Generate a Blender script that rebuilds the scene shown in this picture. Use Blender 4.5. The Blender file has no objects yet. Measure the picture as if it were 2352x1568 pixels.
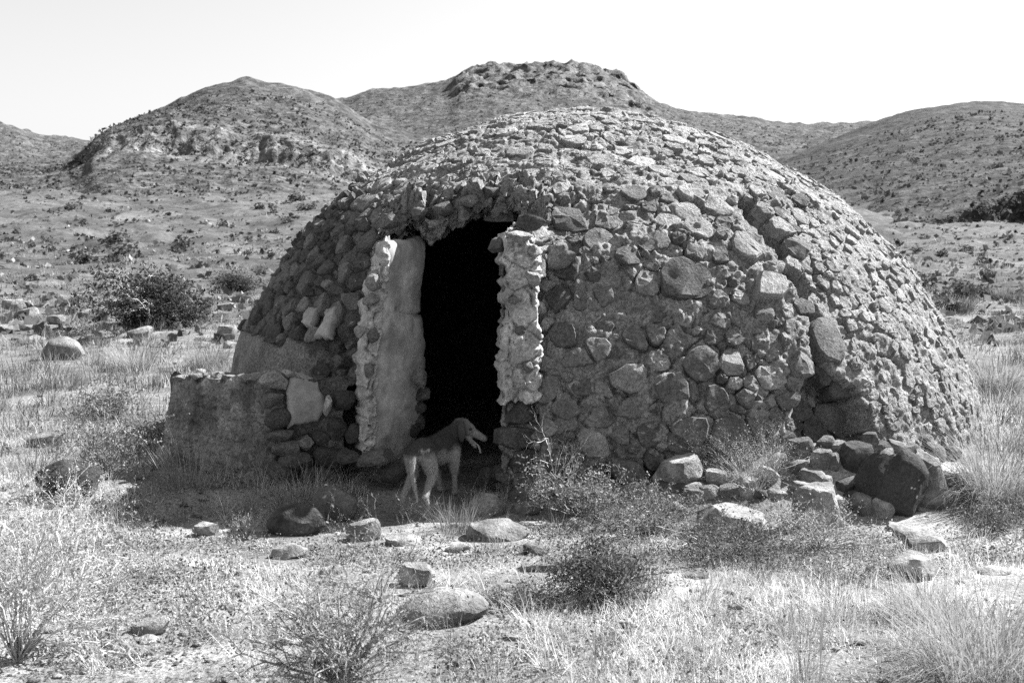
import bpy, bmesh, math, random
import numpy as np
from mathutils import Vector, Matrix
from mathutils.bvhtree import BVHTree

random.seed(7); rng = np.random.default_rng(7)
scene = bpy.context.scene
COL = scene.collection

# ------------------------------------------------------------------ camera
CAM_Z = 1.6; F = 2613.0; CX, CY = 1176.0, 784.0        # reference frame 2352 x 1568
PITCH = math.radians(2.59)
cam_d = bpy.data.cameras.new("camera"); cam = bpy.data.objects.new("camera", cam_d); COL.objects.link(cam)
cam.location = (0, 0, CAM_Z); cam.rotation_euler = (math.radians(90) - PITCH, 0, 0)
cam_d.lens = 40.0; cam_d.sensor_width = 36.0; cam_d.clip_start = 0.1; cam_d.clip_end = 3000
cam_d.dof.use_dof = True; cam_d.dof.focus_distance = 9.3; cam_d.dof.aperture_fstop = 5.0
scene.camera = cam
# ------------------------------------------------------------------ sky, sun, exposure
SUN = Vector((0.635, 0.325, 0.71)).normalized()
w = bpy.data.worlds.new("World"); scene.world = w; w.use_nodes = True
nt = w.node_tree; bg = nt.nodes["Background"]
sky = nt.nodes.new("ShaderNodeTexSky"); sky.sky_type = 'NISHITA'; sky.sun_disc = False
sky.sun_elevation = math.asin(SUN.z); sky.sun_rotation = math.atan2(SUN.x, SUN.y)
sky.air_density = 1.0; sky.dust_density = 1.0; sky.altitude = 50
bw = nt.nodes.new("ShaderNodeSeparateColor")            # blue-sensitive black-and-white film: a pale sky
nt.links.new(sky.outputs[0], bw.inputs[0]); nt.links.new(bw.outputs["Blue"], bg.inputs[0])
bg.inputs[1].default_value = 0.051
sd = bpy.data.lights.new("sun", 'SUN'); so = bpy.data.objects.new("sun", sd); COL.objects.link(so)
sd.energy = 5.0; sd.angle = math.radians(0.53); sd.color = (1, 1, 1)
so.rotation_euler = SUN.to_track_quat('Z', 'Y').to_euler(); so.location = (20, 10, 30)
scene.view_settings.view_transform = 'Standard'; scene.view_settings.look = 'None'
scene.view_settings.exposure = 1.8; scene.view_settings.gamma = 1.0
scene.render.engine = 'CYCLES'
scene.cycles.use_denoising = False
scene.cycles.max_bounces = 5; scene.cycles.diffuse_bounces = 1; scene.cycles.transmission_bounces = 3
scene.render.filter_size = 1.0

# ------------------------------------------------------------------ numeric helpers
cp, sp = math.cos(PITCH), math.sin(PITCH)
def ray(x, y):
    u = (x - CX) / F; v = (CY - y) / F
    return np.array([u, cp + v * sp, v * cp - sp])
def P(x, y, Y):                                         # point seen at (x, y) standing at depth Y
    d = ray(x, y); return np.array([0, 0, CAM_Z]) + d * (Y / d[1])
def proj(p):
    p = np.asarray(p, float); q = p - np.array([0, 0, CAM_Z])
    dep = q[..., 1] * cp - q[..., 2] * sp; up = q[..., 1] * sp + q[..., 2] * cp
    return CX + F * q[..., 0] / dep, CY - F * up / dep
def sstep(a, b, x):
    t = np.clip((x - a) / (b - a), 0, 1); return t * t * (3 - 2 * t)
def _hash(ix, iy, iz, s):
    n = (ix * 374761393 + iy * 668265263 + iz * 2147483647 + s * 974634777) & 0xffffffff
    n = ((n ^ (n >> 13)) * 1274126177) & 0xffffffff
    return ((n ^ (n >> 16)) & 0xffff) / 65535.0
def noise(p, s=0):                                      # value noise in -1..1
    p = np.asarray(p, float); i = np.floor(p).astype(np.int64); f = p - i; f = f * f * f * (f * (f * 6 - 15) + 10)
    r = 0
    for dx in (0, 1):
        for dy in (0, 1):
            for dz in (0, 1):
                wgt = (f[..., 0] if dx else 1 - f[..., 0]) * (f[..., 1] if dy else 1 - f[..., 1]) * (f[..., 2] if dz else 1 - f[..., 2])
                r = r + wgt * _hash(i[..., 0] + dx, i[..., 1] + dy, i[..., 2] + dz, s)
    return r * 2 - 1
def fbm(p, octv=4, s=0, gain=0.5):
    p = np.asarray(p, float); r = 0; a = 1; t = 0
    for k in range(octv):
        r = r + a * noise(p * (2.03 ** k) + 17.3 * k, s + k); t += a; a *= gain
    return r / t
def ridged(p, octv=3, s=0):
    r = 0; a = 1; t = 0
    for k in range(octv):
        r = r + a * (1 - np.abs(noise(p * (2.1 ** k) + 9.1 * k, s + k)) * 2); t += a; a *= .5
    return r / t
def poly_sd(px, py, poly):                              # signed distance, negative inside
    px = np.asarray(px, float); py = np.asarray(py, float)
    d = np.full(px.shape, 1e9); ins = np.zeros(px.shape, bool); n = len(poly)
    for i in range(n):
        ax, ay = poly[i]; bx, by = poly[(i + 1) % n]
        ex, ey = bx - ax, by - ay
        t = np.clip(((px - ax) * ex + (py - ay) * ey) / (ex * ex + ey * ey + 1e-9), 0, 1)
        d = np.minimum(d, np.hypot(px - ax - t * ex, py - ay - t * ey))
        c = ((ay > py) != (by > py)) & (px < (bx - ax) * (py - ay) / (by - ay + 1e-12) + ax)
        ins ^= c
    return np.where(ins, -d, d)
def line_d(px, py, pts):
    d = np.full(np.shape(px), 1e9)
    for (ax, ay), (bx, by) in zip(pts[:-1], pts[1:]):
        ex, ey = bx - ax, by - ay
        t = np.clip(((px - ax) * ex + (py - ay) * ey) / (ex * ex + ey * ey), 0, 1)
        d = np.minimum(d, np.hypot(px - ax - t * ex, py - ay - t * ey))
    return d

# ------------------------------------------------------------------ mesh and object helpers
def mesh_np(name, V, T, tone=None, smooth=True):
    V = np.ascontiguousarray(V, np.float32); T = np.ascontiguousarray(T, np.int32)
    k = T.shape[1]; m = bpy.data.meshes.new(name)
    m.vertices.add(len(V)); m.vertices.foreach_set("co", V.ravel())
    m.loops.add(T.size); m.loops.foreach_set("vertex_index", T.ravel())
    m.polygons.add(len(T)); m.polygons.foreach_set("loop_start", np.arange(0, T.size, k, dtype=np.int32))
    m.polygons.foreach_set("use_smooth", np.full(len(T), smooth))
    if tone is not None:
        a = m.attributes.new("tone", 'FLOAT', 'POINT')
        a.data.foreach_set("value", np.broadcast_to(np.asarray(tone, np.float32), (len(V),)).copy())
    m.update(calc_edges=True); m.validate()
    return m
def chiselled(m, deg=24):
    m.set_sharp_from_angle(angle=math.radians(deg)); return m
def cells(p, s=0):                                      # distance to the border between random cells
    p = np.asarray(p, float); sh = p.shape[:-1]; p = p.reshape(-1, 3); i = np.floor(p).astype(np.int64)
    f1 = np.full(len(p), 9.0); f2 = np.full(len(p), 9.0)
    for dx in (-1, 0, 1):
        for dy in (-1, 0, 1):
            for dz in (-1, 0, 1):
                c = i + [dx, dy, dz]; q = c + np.stack([_hash(c[:, 0], c[:, 1], c[:, 2], s + k) for k in range(3)], -1)
                d = ((p - q) ** 2).sum(1); f2 = np.minimum(f2, np.maximum(f1, d)); f1 = np.minimum(f1, d)
    return (np.sqrt(f2) - np.sqrt(f1)).reshape(sh)
def tag(o, label=None, cat=None, group=None, kind=None):
    for k, v in (("label", label), ("category", cat), ("group", group), ("kind", kind)):
        if v: o[k] = v
    return o
def empty(name, loc):
    o = bpy.data.objects.new(name, None); COL.objects.link(o); o.location = loc; o.empty_display_size = .1
    return o
def obj(name, me, mat, parent=None, loc=None):
    o = bpy.data.objects.new(name, me); COL.objects.link(o)
    if mat is not None and not me.materials: me.materials.append(mat)
    if loc is not None: o.location = loc
    if parent is not None:
        o.parent = parent
        if loc is None:                                 # vertices are in world space
            root = parent; off = Vector(root.location)
            while root.parent: root = root.parent; off = off + Vector(root.location)
            o.matrix_parent_inverse = Matrix.Translation(-Vector(parent.location)) if parent.parent is None else Matrix.Identity(4)
    return o
def centred(V):                                         # shift a mesh to its base point
    c = np.array([(V[:, 0].min() + V[:, 0].max()) / 2, (V[:, 1].min() + V[:, 1].max()) / 2, V[:, 2].min()])
    return V - c, c
def grid_quads(nr, nc, wrap=False):
    r = np.arange(nr - 1)[:, None]; c = np.arange(nc if wrap else nc - 1)[None, :]; c2 = (c + 1) % nc
    return np.stack([r * nc + c, r * nc + c2, (r + 1) * nc + c2, (r + 1) * nc + c], -1).reshape(-1, 4)
def tri(Q): return np.concatenate([Q[:, [0, 1, 2]], Q[:, [0, 2, 3]]])

# ------------------------------------------------------------------ materials (greys: black-and-white film)
def mat(name, lo, hi, scale=8.0, fine=60.0, fine_amt=0.35, bump=0.4, bump_d=0.02, rough=0.95, tone=True, spots=None, transl=0.0, coord='pos', stain=None, k=.76):
    lo, hi = lo * k, hi * k
    m = bpy.data.materials.new(name); m.use_nodes = True; n = m.node_tree.nodes; L = m.node_tree.links
    b = n["Principled BSDF"]; b.inputs["Roughness"].default_value = rough; b.inputs["Specular IOR Level"].default_value = 0.15
    if coord == 'pos':
        g = n.new("ShaderNodeNewGeometry"); co = g.outputs["Position"]
    else:
        g = n.new("ShaderNodeTexCoord"); co = g.outputs["Object"]
    def nz(sc, det, rg=0.6):
        t = n.new("ShaderNodeTexNoise"); t.inputs["Scale"].default_value = sc; t.inputs["Detail"].default_value = det
        t.inputs["Roughness"].default_value = rg; L.new(co, t.inputs["Vector"]); return t.outputs["Fac"]
    def mth(op, a, c):
        t = n.new("ShaderNodeMath"); t.operation = op
        for k, v in enumerate((a, c)):
            if isinstance(v, (int, float)): t.inputs[k].default_value = v
            else: L.new(v, t.inputs[k])
        return t.outputs[0]
    def rng_(v, a0, a1, b0, b1):
        t = n.new("ShaderNodeMapRange"); L.new(v, t.inputs[0])
        for k, q in enumerate((a0, a1, b0, b1)): t.inputs[k + 1].default_value = q
        return t.outputs[0]
    n1 = nz(scale, 5); n2 = nz(fine, 4, .7)
    c = rng_(n1, .3, .7, lo, hi)
    c = mth('MULTIPLY', c, rng_(n2, .3, .7, 1 - fine_amt, 1 + fine_amt))
    if tone:
        a = n.new("ShaderNodeAttribute"); a.attribute_name = "tone"; c = mth('MULTIPLY', c, a.outputs["Fac"])
    if spots:                                           # lichen: pale patches with a shape of their own
        sc, th, val = spots
        s1 = nz(sc, 3, .55)
        f = rng_(s1, th, th + .04, 0, 1)
        mx = n.new("ShaderNodeMix"); L.new(f, mx.inputs[0]); L.new(c, mx.inputs[2]); mx.inputs[3].default_value = val; c = mx.outputs[0]
    if stain:
        sc, amt = stain
        c = mth('MULTIPLY', c, rng_(nz(sc, 4, .6), .4, .62, 1 - amt, 1.0))
    L.new(c, b.inputs["Base Color"])
    if bump > 0:
        h = mth('ADD', mth('MULTIPLY', n1, .6), mth('MULTIPLY', n2, .5))
        bp = n.new("ShaderNodeBump"); bp.inputs["Strength"].default_value = bump; bp.inputs["Distance"].default_value = bump_d
        L.new(h, bp.inputs["Height"]); L.new(bp.outputs[0], b.inputs["Normal"])
    if transl > 0:
        tr = n.new("ShaderNodeBsdfTranslucent"); L.new(c, tr.inputs[0]); mx = n.new("ShaderNodeMixShader"); mx.inputs[0].default_value = transl
        L.new(b.outputs[0], mx.inputs[1]); L.new(tr.outputs[0], mx.inputs[2]); L.new(mx.outputs[0], n["Material Output"].inputs[0])
    return m
M_MORTAR = mat("mortar", .19, .42, 5, 44, .65, 1.0, .07)
M_ROUGH = mat("rough_plaster", .7, 1.25, 7, 50, .45, 1.0, .025, stain=(4.0, .4))
M_STONE = mat("stone", .48, 1.0, 7, 50, .55, 1.0, .055, spots=(14, .69, .3))
M_PLASTER = mat("plaster", .7, 1.0, 6, 60, .22, .35, .01, stain=(3.0, .35))
M_WALLPL = mat("weathered_plaster", .55, 1.4, 4, 50, .6, 1.0, .03, stain=(3.0, .55))
M_ROCK = mat("rock", .45, .9, 7, 45, .4, 1.0, .04, stain=(3.5, .4))
M_LICHEN = mat("lichen_rock", .5, .9, 7, 45, .4, 1.0, .04, spots=(9, .64, .5))
M_SOIL = mat("soil", .17, .40, 2.2, 38, .55, 1.0, .05, stain=(.45, .45))
M_HILL = mat("hill_ground", .30, .56, .16, .8, .8, 1.0, 1.2, stain=(.35, .5))
M_DRY = mat("dry_grass", .8, 1.2, 2.0, 30, .2, 0, transl=.35, k=1.0)
M_LEAF = mat("leaf", .75, 1.25, 6.0, 40, .3, 0, transl=.25)
M_TWIG = mat("twig", .8, 1.2, 20, 90, .3, 0)

# ------------------------------------------------------------------ ground
_gd = np.array([-20, 5, 7.6, 8.4, 8.8, 9.4, 12, 16, 20, 28, 45, 70, 100, 150, 200, 260])
_gh = np.array([-.10, -.10, -.11, -.09, .02, .03, .08, .22, .42, .78, 1.7, 4.2, 8.0, 14.6, 20, 26])
def gz(x, y):
    x = np.asarray(x, float); y = np.asarray(y, float)
    z = np.interp(y, _gd, _gh)
    q = np.stack([x, y, np.zeros_like(x + y)], -1) if np.ndim(x) == np.ndim(y) else None
    amp = np.clip(.03 + .008 * (y - 8), .03, .6)
    z = z + .13 * sstep(1.0, .05, np.hypot(x - 1.03, y - 12.6) - 3.85) * sstep(.15, .8, x)
    z = z + .24 * np.exp(-(((x - 2.4) / .8) ** 2 + ((y - 8.85) / .38) ** 2)) + .10 * np.exp(-(((x - 1.4) / .6) ** 2 + ((y - 8.6) / .3) ** 2))
    return z + amp * fbm(q * .35, 3, 5) * 1.2 + np.clip(y * .002, .012, .1) * fbm(q * 1.7, 2, 9)
def G(x, y):                                            # ground point seen at (x, y)
    d = ray(x, y); Y = np.concatenate([np.arange(3, 30, .02), np.arange(30, 255, .25)])
    pts = np.array([0, 0, CAM_Z]) + d[None] * (Y / d[1])[:, None]
    below = pts[:, 2] < gz(pts[:, 0], pts[:, 1])
    return pts[int(np.argmax(below))] if below.any() else pts[-1]
ys = np.concatenate([np.linspace(-5, 3.5, 16)[:-1], 3.5 * (260 / 3.5) ** np.linspace(0, 1, 290)])
us = np.linspace(-.85, .85, 260)
YY, UU = np.meshgrid(ys, us, indexing='ij'); XX = UU * (YY + 10)
V = np.stack([XX, YY, gz(XX, YY)], -1).reshape(-1, 3)
V[:, 2] += .012 * fbm(V * [6, 6, 1], 2, 31) * (V[:, 1] < 30)
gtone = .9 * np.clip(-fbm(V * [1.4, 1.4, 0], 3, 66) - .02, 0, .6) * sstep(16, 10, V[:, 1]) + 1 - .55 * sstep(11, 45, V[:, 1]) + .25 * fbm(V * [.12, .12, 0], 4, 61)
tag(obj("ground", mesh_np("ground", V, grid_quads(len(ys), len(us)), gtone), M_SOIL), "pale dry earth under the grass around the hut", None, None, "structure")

# ------------------------------------------------------------------ hills
def hill(name, label, cols, d0, dc, dr, dback, amp, seed, tone, flute=6.0, rough_top=0.0, nc=210, run=5.0):
    cols = np.array(cols, float); xs = np.linspace(cols[0, 0], cols[-1, 0], nc)
    foot = np.interp(xs, cols[:, 0], cols[:, 1]); top = np.interp(xs, cols[:, 0], cols[:, 2]); rdg = np.interp(xs, cols[:, 0], cols[:, 3])
    ker = np.ones(5) / 5
    rdg = np.convolve(np.pad(rdg, 2, mode='edge'), ker, 'valid')
    u = (xs - CX) / F
    zrow = lambda yy, d: CAM_Z + d * np.tan(np.arctan((CY - yy) / F) - PITCH)
    q = np.stack([xs * .009, np.zeros(nc), np.zeros(nc)], -1)
    has = np.clip((foot - top) / 20, 0, 1); q9 = np.stack([xs * .02, xs * 0, xs * 0], -1)
    top = top + has * 12 * fbm(q9, 3, seed + 81, .6); foot = foot + has * 6 * fbm(q9 + 40, 3, seed + 82, .6); top = np.minimum(top, foot - 2)
    dcl = dc + flute * fbm(q * .6, 2, seed) * has
    rows = []
    def add(d, z):
        d = np.broadcast_to(np.asarray(d, float), u.shape); rows.append(np.stack([u * d, d, np.broadcast_to(z, u.shape)], -1))
    zf = zrow(foot, dcl); zt = zrow(top, dcl + run); zr = zrow(rdg, dr)
    z0 = np.interp(d0, _gd, _gh) - 3.0
    for s in np.linspace(0, 1, 60)[:-1]:
        d = d0 + (dcl - d0) * s; add(d, z0 + (zf - z0) * s ** 1.0)
    for s in np.linspace(0, 1, 16)[:-1]:
        add(dcl + run * s, zf + (zt - zf) * s)
    for s in np.linspace(0, 1, 90)[:-1]:
        d = dcl + run + (dr - dcl - run) * s; add(d, zt + (zr - zt) * (s * .9 + .1 * s * s))
    for s in np.linspace(0, 1, 14):
        d = dr + (dback - dr) * s; add(d, zr * (1 - s * s) + (-5) * s * s)
    Vh = np.stack(rows); nr = Vh.shape[0]
    Q = Vh.reshape(-1, 3)
    rowm = np.zeros(nr); rowm[52:60] = np.linspace(0, 1, 8); rowm[60:76] = 1; rowm[76:90] = np.linspace(1, 0, 14); cl = (rowm[:, None] * has[None]).reshape(-1)
    Q[:, 1] += cl * flute * .30 * (ridged(Q * [.42, .06, .06], 4, seed + 60) + .6 * fbm(Q * [.5, .3, .3], 3, seed + 62)); Q[:, 0] += cl * flute * .35 * fbm(Q * .2, 4, seed + 64)
    n_ = fbm(Q * [.06, .06, .06], 5, seed + 11)
    Q[:, 2] += amp * n_ + .35 * amp * fbm(Q * .35, 3, seed + 3)
    if rough_top > 0:
        py = proj(Q)[1]; ry = np.tile(rdg, nr); px = np.tile(xs, nr)
        mk = sstep(95, 40, py - ry) * sstep(1020, 1070, px) * sstep(1530, 1470, px)
        Q[:, 2] += mk * rough_top * .5 * fbm(Q * [.2, .14, .2], 4, seed + 30, .7)
        Q[:, 1] -= mk * rough_top * .9 * fbm(Q * [.2, .2, .2], 4, seed + 40, .7)
    tone = tone * (1 + .7 * cl * (flute > 3.5))
    if rough_top > 0: tone = tone * (1 + .45 * mk)
    me = mesh_np(name, Q, grid_quads(nr, nc), tone)
    return tag(obj(name, me, M_HILL), label, None, None, "structure"), Q
H = []
H.append(hill("hill_far_left", "low far ridge at the frame edge beyond the crag hill",
    [(-900, 380, 380, 260), (-300, 380, 380, 255), (0, 380, 380, 281), (50, 380, 380, 291), (100, 385, 385, 311), (150, 385, 385, 315), (210, 385, 385, 322), (330, 385, 385, 335), (500, 385, 385, 345)],
    200, 330, 460, 560, 2.2, 3, .30))
H.append(hill("hill_crag", "grey crag hill with a fluted cliff band and pointed top",
    [(-500, 402, 401, 396), (0, 402, 401, 394), (110, 400, 398, 386), (160, 392, 390, 372), (200, 375, 372, 352), (222, 352, 326, 322), (260, 350, 300, 297), (290, 348, 288, 283), (330, 346, 284, 268), (400, 352, 276, 242), (470, 360, 290, 205), (530, 366, 300, 186), (575, 372, 312, 176), (610, 375, 318, 190), (660, 382, 322, 196), (700, 390, 330, 202), (740, 398, 342, 214), (790, 412, 345, 232), (830, 420, 372, 262), (860, 420, 400, 284), (920, 415, 412, 300), (1000, 412, 410, 320), (1150, 412, 410, 345), (1400, 412, 410, 380)],
    120, 178, 235, 330, 1.3, 21, .27, flute=4.5, nc=320, run=6.5))
H.append(hill("hill_summit", "distant hill behind the hut with a rocky flat summit",
    [(400, 330, 330, 300), (640, 330, 330, 235), (740, 330, 330, 222), (790, 330, 330, 229), (850, 330, 330, 211), (950, 330, 330, 201), (1038, 330, 330, 186), (1050, 330, 330, 166), (1090, 330, 330, 155), (1150, 330, 330, 149), (1250, 330, 330, 143), (1315, 330, 330, 140), (1350, 330, 330, 148), (1400, 330, 330, 165), (1445, 330, 330, 187), (1485, 330, 330, 216), (1520, 330, 330, 232), (1560, 330, 330, 246), (1650, 335, 335, 261), (1750, 340, 340, 276), (1850, 345, 345, 284), (1960, 345, 345, 284), (2100, 345, 345, 280), (2300, 345, 345, 280)],
    170, 300, 420, 560, 2.0, 47, .27, rough_top=5.0, nc=320))
H.append(hill("hill_right", "smooth scrubby hill at the side of the hut with a dark gully bank",
    [(1500, 600, 596, 480), (1650, 590, 586, 420), (1780, 575, 570, 365), (1850, 570, 562, 340), (1950, 562, 552, 299), (2000, 556, 542, 281), (2050, 548, 522, 268), (2100, 545, 505, 253), (2200, 535, 482, 234), (2250, 525, 468, 230), (2352, 500, 425, 238), (2500, 490, 420, 262), (3000, 480, 420, 300), (3600, 480, 420, 330)],
    66, 92, 240, 340, 1.2, 71, .17, flute=3, run=1.5))

# ------------------------------------------------------------------ dome surface of the hut
HC = np.array([1.03, 12.6]); RB = 3.9
_pz = np.array([-.3, 0, .6, 1.0, 1.44, 1.82, 2.2, 2.45, 2.7, 2.92, 3.06, 3.17, 3.33, 3.44, 3.51, 3.54])
_pr = np.array([4.12, 4.1, 4.03, 3.92, 3.72, 3.52, 3.18, 2.92, 2.58, 2.2, 1.95, 1.7, 1.25, .8, .42, 0.0]) * .952
_tt = np.linspace(0, 1, 400)
_s = np.concatenate([[0], np.cumsum(np.hypot(np.diff(_pz), np.diff(_pr)))]); SLEN = _s[-1]
_zz = np.interp(_tt, _s / SLEN, _pz); _rr = np.interp(_tt, _s / SLEN, _pr)
_k = np.hanning(31); _k /= _k.sum()
_rr = np.convolve(np.pad(_rr, 15, mode='reflect', reflect_type='odd'), _k, 'valid'); _zz = np.convolve(np.pad(_zz, 15, mode='reflect', reflect_type='odd'), _k, 'valid')
DA = math.radians(-21.0)                                # azimuth of the door, from -Y towards +X
DN = np.array([math.sin(DA), -math.cos(DA)]); DX = np.array([-DN[1], DN[0]])
RD = 3.93
def surf(phi, t):                                       # phi 0 faces the camera, positive to the right
    z = np.interp(t, _tt, _zz); r = np.maximum(np.interp(t, _tt, _rr), 0)
    lean = -.29 * sstep(0, 3.0, z)
    r = r * (1 + .045 * sstep(-.35, -.9, np.sin(phi)) * sstep(2.0, .9, z))
    x = HC[0] + lean + r * np.sin(phi); y = HC[1] - r * np.cos(phi)
    qx, qy = x - HC[0], y - HC[1]
    ln = qx * DN[0] + qy * DN[1]; lx = qx * DX[0] + qy * DX[1]
    wx = sstep(-.95, -.5, lx) * sstep(.50, .34, lx); wz = sstep(2.42, 1.98, z)
    add = np.where(ln > 1.2, wx * wz * np.maximum(0, RD - ln), 0)
    add = np.minimum(add, .85)
    return np.stack([x + add * DN[0], y + add * DN[1], z], -1)
def surf_n(phi, t, e=.004):
    a = surf(phi + e, t) - surf(phi - e, t); b = surf(phi, np.clip(t + e, 0, .999)) - surf(phi, t - e)
    n = np.cross(a, b); n /= np.linalg.norm(n, axis=-1, keepdims=True) + 1e-9
    return n
def door_local(p):
    qx, qy = p[..., 0] - HC[0], p[..., 1] - HC[1]
    return qx * DX[0] + qy * DX[1], qx * DN[0] + qy * DN[1]
RECESS = [(1836, 690), (1868, 700), (1884, 760), (1905, 850), (1975, 890), (2008, 960), (2000, 1035), (1825, 1045), (1800, 1000), (1822, 915), (1852, 850), (1846, 780)]
CRACK = [(1716, 470), (1765, 540), (1792, 560), (1806, 610), (1838, 665), (1850, 705)]
CRACK2 = [(1700, 560), (1640, 500), (1560, 455)]
SKIN = [(1850, 690), (1858, 780), (1850, 850), (1822, 915), (1800, 1000), (1780, 1060), (1240, 1100), (1240, 640), (1500, 520), (1700, 520), (1800, 590)]
LOWPL = [(520, 770), (560, 760), (600, 772), (640, 800), (660, 775), (700, 790), (722, 830), (715, 875), (640, 880), (520, 900)]
HOLLOW = [(745, 775), (800, 745), (838, 750), (835, 900), (800, 905), (760, 850)]
def disp_low(p):                                        # large shape of the skin: steps, hollows and cracks
    px, py = proj(p); n = fbm(p * 2.2, 3, 55)
    jit = 24 * fbm(p * 7, 4, 77, .65)
    front = p[..., 1] < HC[1]
    d = .05 * n + .03 * fbm(p * .8, 2, 3)
    rc = poly_sd(px, py, RECESS) + jit
    d = d - .30 * sstep(6, -10, rc) * front
    sk = poly_sd(px, py, SKIN) + jit
    d = d + .09 * sstep(12, -12, sk) * front
    d = d - .36 * sstep(24, 7, line_d(px, py, CRACK) + .45 * jit) * front
    d = d - .09 * sstep(9, 1, line_d(px, py, CRACK2) + .5 * jit) * front
    d = d - .16 * sstep(12, -18, poly_sd(px, py, HOLLOW) + jit) * front
    d = d - .035 * sstep(860, 800, px) * sstep(.9, .99, 1.0 + 0 * px) * front
    d = d + .05 * sstep(8, -8, poly_sd(px, py, LOWPL) + .6 * jit) * front
    return d
# shell: fine towards the camera
ph = np.concatenate([np.linspace(-1.62, 1.62, 880), np.linspace(1.62, 2 * math.pi - 1.62, 90)[1:-1]])
tv = np.linspace(0.0, .985, 410)
TT, PH = np.meshgrid(tv, ph, indexing='ij')
B0 = surf(PH, TT); N0 = surf_n(PH, TT)
px0, py0 = proj(B0); sm_ = (poly_sd(px0, py0, LOWPL) < 0) & (B0[..., 1] < HC[1])
right = sstep(1830, 1900, px0)
pit = ridged(B0 * 9, 3, 90)
warp = B0 + .08 * np.stack([fbm(B0 * 5, 3, 101 + k) for k in range(3)], -1)
crk = sstep(.10, .0, cells(warp * 4.2, 7)) * sstep(-.25, .25, fbm(B0 * 1.6, 2, 44))
cen = 1 + .8 * sstep(840, 900, px0) * sstep(1860, 1780, px0) * sstep(520, 600, py0)
lump = np.abs(noise(B0 * 13 + 3, 41)); lump2 = np.abs(noise(B0 * 27 + 5, 42))
D = disp_low(B0) + .026 * fbm(B0 * 3.4, 2, 19) + .020 * fbm(B0 * 8, 3, 20) + .014 * pit * (1 - .3 * right) + .026 * (lump - .4) * (1 - .2 * right) * cen + .014 * (lump2 - .4) * cen - .060 * crk * (1 - .3 * right)
D = np.where(sm_, disp_low(B0) + .004 * fbm(B0 * 9, 3, 20), D)
S0 = B0 + N0 * D[..., None]
lx, ln = door_local(B0)
HX0, HX1 = -.66, .31
hole_top = 2.22 + .12 * np.sin((lx + .2) * 4) + .06 * noise(B0 * 5, 3)
cut = (lx > HX0) & (lx < HX1) & (B0[..., 2] < hole_top) & (ln > 1.5)
Q = grid_quads(len(tv), len(ph), True)
Q = Q[~cut.reshape(-1)[Q].any(1)]
V = S0.reshape(-1, 3)
top_i = len(V); V = np.vstack([V, S0[-1].mean(0) + [0, 0, .01]])
capn = np.arange(len(ph)); capb = (len(tv) - 1) * len(ph)
capT = np.stack([capb + capn, capb + (capn + 1) % len(ph), np.full(len(ph), top_i)], -1)
tone_shell = np.where(sm_, 1.7, 1.0) * (1 - .45 * sstep(870, 800, px0)) * (1 + .12 * fbm(B0 * 1.1, 3, 8))  # left flank's mortar darkened in colour to deepen its shade
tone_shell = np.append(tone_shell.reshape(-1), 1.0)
hut = empty("stone_hut", (HC[0], HC[1], 0))
tag(hut, "domed hut of rough stone and mortar with a dark narrow doorway", "hut")
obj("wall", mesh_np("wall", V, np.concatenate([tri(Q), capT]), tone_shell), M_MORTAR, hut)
# BVH of the smooth skin for placing things on it
ph2 = np.linspace(-1.95, 1.95, 300); tv2 = np.linspace(0, .985, 160)
T2, P2 = np.meshgrid(tv2, ph2, indexing='ij'); B2 = surf(P2, T2).reshape(-1, 3)
DOME = BVHTree.FromPolygons([tuple(v) for v in B2], [tuple(int(i) for i in q) for q in grid_quads(160, 300)])
PT2 = np.stack([P2.reshape(-1), T2.reshape(-1)], -1)
def hit(x, y):
    d = Vector(ray(x, y)).normalized(); r = DOME.ray_cast(Vector((0, 0, CAM_Z)), d)
    return None if r[0] is None else np.array(r[0])
# inner shell
ph3 = np.linspace(-math.pi, math.pi, 160); tv3 = np.linspace(0, .95, 60)
T3, P3 = np.meshgrid(tv3, ph3, indexing='ij')
z3 = np.interp(T3, _tt, _zz); r3 = np.maximum(np.interp(T3, _tt, _rr) - .55, .02)
I3 = np.stack([HC[0] - .29 * sstep(0, 3, z3) + r3 * np.sin(P3), HC[1] - r3 * np.cos(P3), z3 - .35 * sstep(2, 3.4, z3)], -1)
l3x, l3n = door_local(I3); cut3 = (l3x > -1.0) & (l3x < .36) & (z3 < 2.35) & (l3n > 1)
Q3 = grid_quads(60, 160); Q3 = Q3[~cut3.reshape(-1)[Q3].all(1)]
V3 = I3.reshape(-1, 3); ti = len(V3); V3 = np.vstack([V3, I3[-1].mean(0)])
c3 = np.arange(159); cb = 59 * 160
obj("inner_wall", mesh_np("inner_wall", V3, np.concatenate([tri(Q3), np.stack([cb + c3, cb + c3 + 1, np.full(159, ti)], -1)]), .5), M_MORTAR, hut)

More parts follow.
